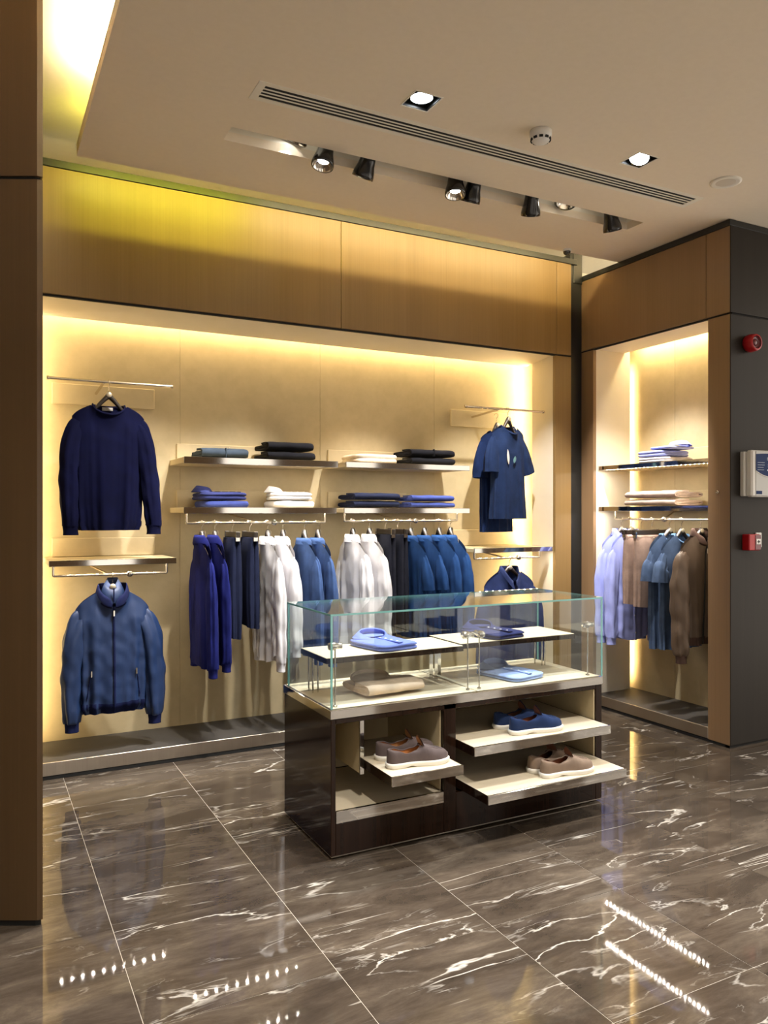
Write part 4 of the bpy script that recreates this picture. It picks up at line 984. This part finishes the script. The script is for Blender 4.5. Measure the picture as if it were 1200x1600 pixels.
# ---- right niche: rail along Y, fronts to the viewer's right (-Y)
ZN = 1.408; XN = 4.245
def niche_top(kind, label, y, mat, seed, hang, **k):
    kw = dict(zn=-.105, zs=-.205, zh=-.88, hw=.192, nw=.075, fdip=.06, bdip=.0, amp=.010, ze=-.90, sx=.015, sy=-.008, sr=(.056, .034), cr=(.036, .028), nt=.034, ttab=[(0, .034), (.4, .036), (.75, .036), (1, .03)], hdrop=.060)
    kw.update(k)
    return top_garment(kind[0], label, kind[1], (XN, y, ZN), math.radians(2), mat, seed, hang=hang, **kw)
niche_top(('shirt', 'shirt'), 'pale blue shirt, furthest left in the right niche', 4.362, F_SKY, 61, 'dark wooden hanger inside the furthest left pale blue shirt', collar='shirt', hemc=.06, amp=.009, samp=.007, crease=.7, group='pale blue shirts')
niche_top(('shirt', 'shirt'), 'pale blue shirt beside the taupe shorts', 4.262, F_SKY, 62, 'dark wooden hanger inside the pale blue shirt beside the shorts', collar='shirt', hemc=.06, amp=.009, samp=.007, crease=.7, group='pale blue shirts', buttons=6)
bottoms('shorts', 'taupe cotton shorts beside the pale blue shirts', 'shorts', (XN - .03, 4.135, ZN), math.radians(2), F_TAUPE, 63, -.112, -.60, half=.165, thick=.034, legs=2, hang='clip hanger holding taupe shorts beside pale blue shirts', group='taupe shorts', drop=.075, flare=1.05)
bottoms('shorts', 'taupe cotton shorts beside the steel blue t-shirts', 'shorts', (XN - .03, 4.035, ZN), math.radians(2), F_TAUPE, 64, -.112, -.61, half=.165, thick=.034, legs=2, hang='clip hanger holding taupe shorts beside steel blue t-shirts', group='taupe shorts', drop=.075, flare=1.05)
niche_top(('t_shirt', 't-shirt'), 'steel blue t-shirt beside the taupe shorts', 3.905, F_STEELB, 65, 'dark wooden hanger with gold badge inside steel blue t-shirt by shorts', sleeve='short', ze=-.42, sx=.02, collar='crew', rib=F_STEELR, hemh=0, zh=-.88, group='steel blue t-shirts')
niche_top(('t_shirt', 't-shirt'), 'steel blue t-shirt beside the brown bomber jacket', 3.800, F_STEELB, 66, 'dark wooden hanger with gold badge inside steel blue t-shirt by bomber', sleeve='short', ze=-.42, sx=.02, collar='crew', rib=F_STEELR, hemh=0, zh=-.87, group='steel blue t-shirts')
niche_top(('bomber_jacket', 'jacket'), 'brown nylon bomber jacket at the right end of the niche rail', 3.640, F_BROWN, 67, 'dark wooden hanger inside the brown bomber jacket', collar='stand', rib=F_BROWNR, hemh=.05, zh=-.82, ze=-.93, amp=.010, samp=.012, crease=.6, gather=.002, sr=(.062, .052), cr=(.036, .032), zipper=True, matb=BLACK, sx=.005, zs=-.195)

# ================================================================== FOLDED CLOTHES
def folded_roll(label, cat, loc, rz, w, d, h, mat, seed, turns=1.5, th=.011, group=None, name='folded_trousers', detail=None):
    """flat-folded cloth: a flattened spiral in depth/height, swept across its width; base at z=0"""
    rng = random.Random(seed); t = thing(name, label, cat, loc, (0, 0, rz), group)
    n = int(30 * turns); ctr = []
    for k in range(n + 1):
        ph = 2 * PI * turns * k / n; r = k / n * turns * th * 1.12
        a = d / 2 - th / 2 - r; b = max(.0015, h / 2 - th / 2 - r); an = PI * .5 + ph
        c, s = math.cos(an), math.sin(an)
        ctr.append((a * math.copysign(abs(c) ** .45, c), h / 2 + b * math.copysign(abs(s) ** .75, s)))
    def offs(sg):
        o = []
        for k in range(n + 1):
            p = ctr[max(0, k - 1)]; q = ctr[min(n, k + 1)]; dx, dz = q[0] - p[0], q[1] - p[1]; L = math.hypot(dx, dz) or 1
            o.append((ctr[k][0] - sg * dz / L * th * .48, ctr[k][1] + sg * dx / L * th * .48))
        return o
    poly = offs(1) + offs(-1)[::-1]
    rings = []; nx = 14; o = rng.uniform(0, 40)
    for i in range(nx + 1):
        f = i / nx; e = min(f, 1 - f); sc = 1 - .05 * max(0, 1 - e / .06) ** 2; x = (f - .5) * w
        ring = []
        for y, z in poly:
            dn = mnoise.noise(Vector((x * 12 + o, y * 9, z * 20))) * .004
            xj = x + (mnoise.noise(Vector((o, y * 30, z * 90))) * .006 if i in (0, nx) else 0)
            ring.append((xj, y * sc + dn * .6, max(0, z * (1 - (1 - sc) * .6) + dn * min(1, z / .02))))
        rings.append(ring)
    MB().loft(rings, True, True, True).obj('folded_cloth', mat, t)
    if detail == 'seam':
        MB().bbox(-.002, .002, -d / 2 - .001, -d / 2 + .02, .004, h * .97, .001).obj('seam', mat, t)
        MB().lathe([(0, 0), (.005, 0), (.005, .002), (0, .002)], 10, Matrix.Translation((.02, -d / 2 + .012, h - .001))).obj('button', BADGE, t)
    return t
def slab_mesh(rng, w, d, h, layers, nx=20, ny=24, rough=.003):
    """pillow-like folded slab with layered sides"""
    o = rng.uniform(0, 40); rings = []; nu = 64
    zs = []
    for l in range(layers):
        for q in (0.02, .25, .5, .75, .98): zs.append((l + q) / layers)
    for zf in zs:
        lf = (zf * layers) % 1; bul = math.sin(PI * lf) ** .6 * .010
        ring = []
        for j in range(nu):
            an = 2 * PI * j / nu; c, s = math.cos(an), math.sin(an)
            x = (w / 2 - .012 + bul) * math.copysign(abs(c) ** .35, c); y = (d / 2 - .012 + bul) * math.copysign(abs(s) ** .35, s)
            dn = mnoise.noise(Vector((x * 14 + o, y * 14, zf * layers * 1.7))) * rough * 1.6
            ring.append((x + dn * c, y + dn * s, zf * h + mnoise.noise(Vector((x * 9 + o, y * 9, 3))) * rough * zf))
        rings.append(ring)
    m = MB().loft(rings, True, True, False)
    last = rings[-1]; top = [last]
    for q in (.93, .8, .5, .2):
        top.append([(p[0] * q, p[1] * q, p[2] + (1 - q) ** .5 * .006 + mnoise.noise(Vector((p[0] * q * 12 + o, p[1] * q * 12, 9))) * rough) for p in last])
    m.loft(top, True, False, True); return m
def folded_shirt(label, loc, rz, w, d, h, mat, seed, layers=2, collar=True, group=None, name='folded_shirt', cat='shirt', inner=None, buttons=4, ch=1.0):
    rng = random.Random(seed); t = thing(name, label, cat, loc, (0, 0, rz), group)
    slab_mesh(rng, w, d, h, layers).obj('folded_body', mat, t)
    if collar:
        m = collar_shirt(.072, .050, 0, gap=.35, h1=.016 * ch, h2=.032 * ch, tip=.034, zdip=.008, flare=.04)
        Mx = Matrix.Translation((0, d / 2 - .050, h + .010)) @ Matrix.Rotation(math.radians(13), 4, 'X')
        m.v = [tuple(Mx @ Vector(p)) for p in m.v]
        # keep the leaf on top of the shirt, not inside it
        m.v = [(a, b, max(c, h + .0045)) for a, b, c in m.v]
        m.obj('collar', mat, t)
        MB().lathe([(0, .002), (.9, .001)], 24, Matrix.Translation((0, d / 2 - .052, h + .011)) @ Matrix.Diagonal((.068, .048, 1, 1))).obj('neck_lining', inner or mat, t)
        pl = MB().bbox(-.014, .014, -d / 2 + .012, d / 2 - .10, h + .004, h + .0095, .0015).obj('placket', mat, t)
        for k in range(buttons):
            y = lerp(d / 2 - .115, -d / 2 + .04, k / max(1, buttons - 1))
            MB().lathe([(0, .002), (.0045, .002), (.0055, .001), (.0055, 0)], 10, Matrix.Translation((0, y, h + .0095))).obj('button', WHITEP, pl)
    return t
zU, zL = 1.788, 1.4855; YC = 4.86
folded_roll('slate blue trousers folded flat on the upper centre-left shelf', 'trousers', (1.353, YC, zU), 0, .290, .30, .066, F_SLATE, 71, 1.7, .014, detail='seam')
folded_roll('black knitwear folded at the bottom of the upper centre-left pile', 'sweater', (1.783, YC, zU), 0, .318, .32, .058, F_BLACKK, 72, 1.3, .015, group='black folded knits', name='folded_sweater')
folded_roll('black knitwear folded on top of the upper centre-left pile', 'sweater', (1.780, YC, zU + .059), 0, .305, .32, .062, F_BLACKK, 73, 1.3, .016, group='black folded knits', name='folded_sweater')
folded_shirt('navy shirt with dark collar, top of the navy pair on the lower shelf', (1.350, YC, zL + .0475), RZ, .30, .30, .044, F_NAVYS, 74, 2, True, 'navy folded shirts', ch=1.25)
folded_shirt('navy shirt folded under the collared one on the lower shelf', (1.365, YC, zL), RZ, .30, .30, .040, F_ROYAL, 75, 1, False, 'navy folded shirts')
folded_shirt('white shirt with raised collar, top of the white pair', (1.815, YC, zL + .0495), RZ - .2, .29, .28, .046, F_WHITE, 76, 2, True, 'white folded shirts', ch=1.3)
folded_shirt('white shirt folded under the raised-collar white one', (1.815, YC, zL), RZ, .30, .28, .042, F_WHITE, 77, 1, False, 'white folded shirts')
folded_shirt('cream knit folded low on the upper centre-right shelf', (2.404, YC, zU), RZ, .30, .33, .060, F_CREAM, 78, 2, False, name='folded_sweater', cat='sweater')
folded_roll('black trousers folded at the bottom of the upper centre-right pile', 'trousers', (2.842, YC, zU), 0, .352, .30, .054, F_BLACKK, 79, 1.6, .011, group='black folded trousers')
folded_roll('black trousers folded on top of the upper centre-right pile', 'trousers', (2.840, YC, zU + .055), 0, .352, .30, .058, F_BLACKK, 80, 1.6, .012, group='black folded trousers', detail='seam')
folded_roll('dark navy trousers folded at the bottom of the lower centre-right pile', 'trousers', (2.398, YC, zL), 0, .345, .30, .050, F_NAVYT, 81, 1.6, .010, group='dark navy folded trousers')
folded_roll('dark navy trousers folded on top of the lower centre-right pile', 'trousers', (2.400, YC, zL + .051), 0, .340, .30, .052, F_NAVYT, 82, 1.6, .010, group='dark navy folded trousers')
folded_roll('royal blue trousers folded at the bottom of their pair', 'trousers', (2.838, YC, zL), 0, .355, .30, .043, F_ROYAL, 83, 1.5, .010, group='royal blue folded trousers')
folded_roll('royal blue trousers folded on top of their pair', 'trousers', (2.840, YC, zL + .044), 0, .340, .30, .048, F_ROYAL, 84, 1.5, .011, group='royal blue folded trousers')
# right niche piles
zU2, zL2 = 1.8035, 1.4995
folded_shirt('lilac-blue shirt folded, upper of the pale pair in the right niche', (4.31, 4.02, zU2 + .0425), PI, .29, .26, .040, F_SKY, 85, 2, False, 'pale shirts in the right niche')
folded_shirt('pale grey shirt folded at the bottom of the right niche pile', (4.31, 4.00, zU2), 0, .30, .28, .035, F_GREYSH, 86, 2, False, 'pale shirts in the right niche')
folded_shirt('lilac-blue shirt with collar on top of the right niche pile', (4.30, 3.93, zU2 + .091), PI, .25, .22, .016, F_SKY, 87, 1, True, 'pale shirts in the right niche', ch=.9)
folded_roll('taupe trousers folded at the bottom of the right niche pair', 'trousers', (4.31, 4.02, zL2), -RZ, .46, .30, .052, F_CREAM if False else fabric('pale_taupe_cotton', (.52, .41, .36), .85, .1), 88, 1.6, .011, group='taupe folded trousers')
folded_roll('taupe trousers folded on top of the right niche pair', 'trousers', (4.31, 4.02, zL2 + .053), -RZ, .46, .30, .056, MATS['pale_taupe_cotton'], 89, 1.6, .012, group='taupe folded trousers')
# island
folded_shirt('oxford blue shirt folded on the left raised shelf in the glass case', (1.690, 3.265, .8255), math.radians(10), .235, .285, .030, F_OXF, 91, 2, True)
folded_shirt('navy shirt folded on the right raised shelf in the glass case', (2.340, 3.310, .8255), math.radians(10), .235, .285, .028, F_NAVYS, 92, 2, True)
folded_shirt('light blue shirt folded on the case floor below the navy shirt', (2.385, 3.225, ZD1 + .0005), math.radians(12), .235, .30, .026, F_LIGHTB, 93, 2, True)
t = folded_roll('beige crewneck sweater folded on the case floor', 'sweater', (1.665, 3.225, ZD1 + .0005), math.radians(6), .30, .27, .058, F_BEIGE, 94, 1.2, .020, name='folded_sweater')
m = collar_band(.098, .056, 0, .012, fdip=.010, th=.006, bdip=-.010)
Mx = Matrix.Translation((-.025, .068, .050)) @ Matrix.Rotation(math.radians(9), 4, 'X'); m.v = [tuple(Mx @ Vector(p)) for p in m.v]; m.obj('neck_band', F_BEIGEIN, t)
MB().lathe([(0, .0), (.6, .0005), (1, .001)], 32, Matrix.Translation((-.025, .068, .0535)) @ Matrix.Rotation(math.radians(9), 4, 'X') @ Matrix.Diagonal((.094, .052, 1, 1))).obj('neck_opening', F_BEIGEIN, t)

# ================================================================== LOAFERS
def loafer(loc, rz, label, mat, matin, group, flip=1):
    """suede loafer, toe towards +x, length 0.285"""
    t = thing('loafer', label, 'shoe', loc, (0, 0, rz), group)
    Ln = .285
    def outline(s):                      # half width and centre offset along the length
        w_ = .5 * (.066 + .034 * math.exp(-((s - .70) / .20) ** 2))
        endf = min(1, math.sqrt(max(0, s / .12 * (2 - s / .12)))) if s < .12 else 1
        endt = math.sqrt(max(0, 1 - ((s - .80) / .20) ** 2)) if s > .80 else 1
        return w_ * endf * endt, .008 * math.sin(PI * s * 1.1) * flip
    S = [.5 - .5 * math.cos(PI * k / 44) for k in range(45)]
    # sole
    def sole_ring(z, grow):
        L = []; Rr = []
        for s in S:
            w_, c = outline(s); w_ = w_ + grow; x = (s - .5) * (Ln + 2 * grow)
            L.append((x, c + w_, z)); Rr.append((x, c - w_, z))
        return L + Rr[::-1]
    def arch(p): s = p[0] / Ln + .5; return .006 * max(0, 1 - abs(s - .36) / .10) if s > .2 else 0
    bot = [(x, y, z + arch((x, y))) for x, y, z in sole_ring(0, .001)]
    MB().loft([bot, sole_ring(.012, .005), sole_ring(.020, .005), sole_ring(.022, .002)], True, True, True).obj('sole', SOLE, t)
    zb = .020
    def H(s): return prof([(0, .060), (.12, .052), (.30, .036), (.46, .044), (.56, .060), (.66, .056), (.80, .043), (.93, .034), (1, .018)], s)
    def ow(s):
        if s < .03 or s > .56: return 0
        f = (s - .03) / .53; return .029 * (math.sin(PI * min(1, f)) ** .5)
    def section(s, shrink=0.0, q=9):
        w_, c = outline(s); w_ = max(.0004, w_ - shrink); o = min(ow(s), w_ * .86); h = H(s) - shrink * .3; x = (s - .5) * (Ln - 2 * shrink); A = []
        for k in range(q + 1):
            a = PI / 2 * k / q; yy = o + (w_ - o) * math.cos(a) ** .62; zz = zb + h * math.sin(a) ** .85
            A.append((x, yy, zz))
        return x, c, A
    def upper(shrink, mtl, nm, skip):
        m = MB(); rows = []
        for s in S:
            x, c, A = section(s, shrink); rows.append([(p[0], c + p[1], p[2]) for p in A] + [(p[0], c - p[1], p[2]) for p in reversed(A)])
        n = len(rows[0]); mid = n // 2 - 1; fs = []; vs = [p for r in rows for p in r]
        for i in range(len(rows) - 1):
            for j in range(n - 1):
                sm = (S[i] + S[i + 1]) / 2
                if j == mid and ow(sm) > .001: continue
                fs.append((i * n + j, i * n + j + 1, (i + 1) * n + j + 1, (i + 1) * n + j))
        m.add(vs, fs); return m.obj(nm, mtl, t)
    upper(0, mat, 'upper', True); upper(.0025, matin, 'lining', True)
    # topline piping
    pts = []
    for s in [x for x in S if .03 < x < .56]:
        x, c, A = section(s); pts.append((A[-1][0], c + A[-1][1], A[-1][2]))
    pts2 = []
    for s in [x for x in S if .03 < x < .56][::-1]:
        x, c, A = section(s); pts2.append((A[-1][0], c - A[-1][1], A[-1][2]))
    MB().tube(pts + pts2 + [pts[0]], .0024, 6).obj('topline', mat, t)
    # insole
    ins = []
    for s in S[3:34]:
        w_, c = outline(s); ins.append([((s - .5) * Ln, c + w_ * .84, .032), ((s - .5) * Ln, c - w_ * .84, .032)])
    MB().loft(ins, False).obj('insole', matin, t)
    # apron seam on the vamp
    ap = []
    for k in range(25):
        f = -1 + 2 * k / 24; s = .90 - .34 * abs(f) ** 1.8; w_, c = outline(s); yy = f * .030; hh = zb + H(s) * (max(0.0, 1 - (abs(yy) / max(.01, w_)) ** 2.2)) ** .42 + .001
        ap.append(((s - .5) * Ln, c + yy, hh))
    MB().tube(ap, .0032, 6).obj('apron_seam', mat, t)
    # saddle strap over the instep and raised tongue
    st = []
    for s in (.55, .575, .60, .625):
        w_, c = outline(s); r = []
        for k in range(19):
            a = PI * k / 18; r.append(((s - .5) * Ln, c + (w_ + .0015) * math.copysign(abs(math.cos(a)) ** .62, math.cos(a)), zb + .004 + (H(s) + .0005) * math.sin(a) ** .85))
        st.append(r)
    MB().loft(st, False).obj('saddle_strap', mat, t)
    tg = []; tgi = []
    for k in range(8):
        f = k / 7; x = (.595 - .5 - .085 * f) * Ln; z = zb + H(.58) - .008 + .052 * f ** 1.05; w_ = .031 * (1 - .15 * f) * (1 if k < 6 else (.9 if k == 6 else .6)); c = outline(.55)[1]
        r = [(x + .004 * (abs(q) / 4) ** 2, c + w_ * q / 4, z - .010 * (abs(q) / 4) ** 2) for q in range(-4, 5)]
        tg.append(r); tgi.append([(a - .0035, b * .97 + c * .03, d - .0035) for a, b, d in r])
    MB().loft(tg, False).obj('tongue', mat, t); MB().loft(tgi, False).obj('tongue_lining', matin, t)
    return t
SOLE = pmat('white_rubber', (.74, .72, .66), .55)
S_GREY = fabric('grey_suede', (.105, .080, .078), .95, .4, 400, .15)
S_NAVY = fabric('navy_suede', (.016, .030, .085), .95, .4, 400, .15)
S_TAUPE = fabric('taupe_suede', (.215, .155, .115), .95, .4, 400, .15)
TANL = fabric('tan_leather', (.46, .225, .085), .55, .05, 200, .1)
BRNL = fabric('brown_leather', (.22, .085, .045), .55, .05, 200, .1)
loafer((1.682, 2.930, .3705), math.radians(-5), 'grey suede loafer at the front of the small tray', S_GREY, TANL, 'grey suede loafers')
loafer((1.690, 3.056, .3705), math.radians(-2), 'grey suede loafer behind its mate on the small tray', S_GREY, TANL, 'grey suede loafers', -1)
loafer((2.352, 2.972, .4155), math.radians(-4), 'navy suede loafer at the front of the upper wide tray', S_NAVY, BRNL, 'navy suede loafers')
loafer((2.345, 3.096, .4155), math.radians(0), 'navy suede loafer behind its mate on the upper wide tray', S_NAVY, BRNL, 'navy suede loafers', -1)
loafer((2.442, 2.858, .2355), math.radians(-4), 'taupe suede loafer at the front of the lower wide tray', S_TAUPE, BRNL, 'taupe suede loafers')
loafer((2.430, 2.975, .2355), math.radians(14), 'taupe suede loafer behind its mate on the lower wide tray', S_TAUPE, BRNL, 'taupe suede loafers', -1)
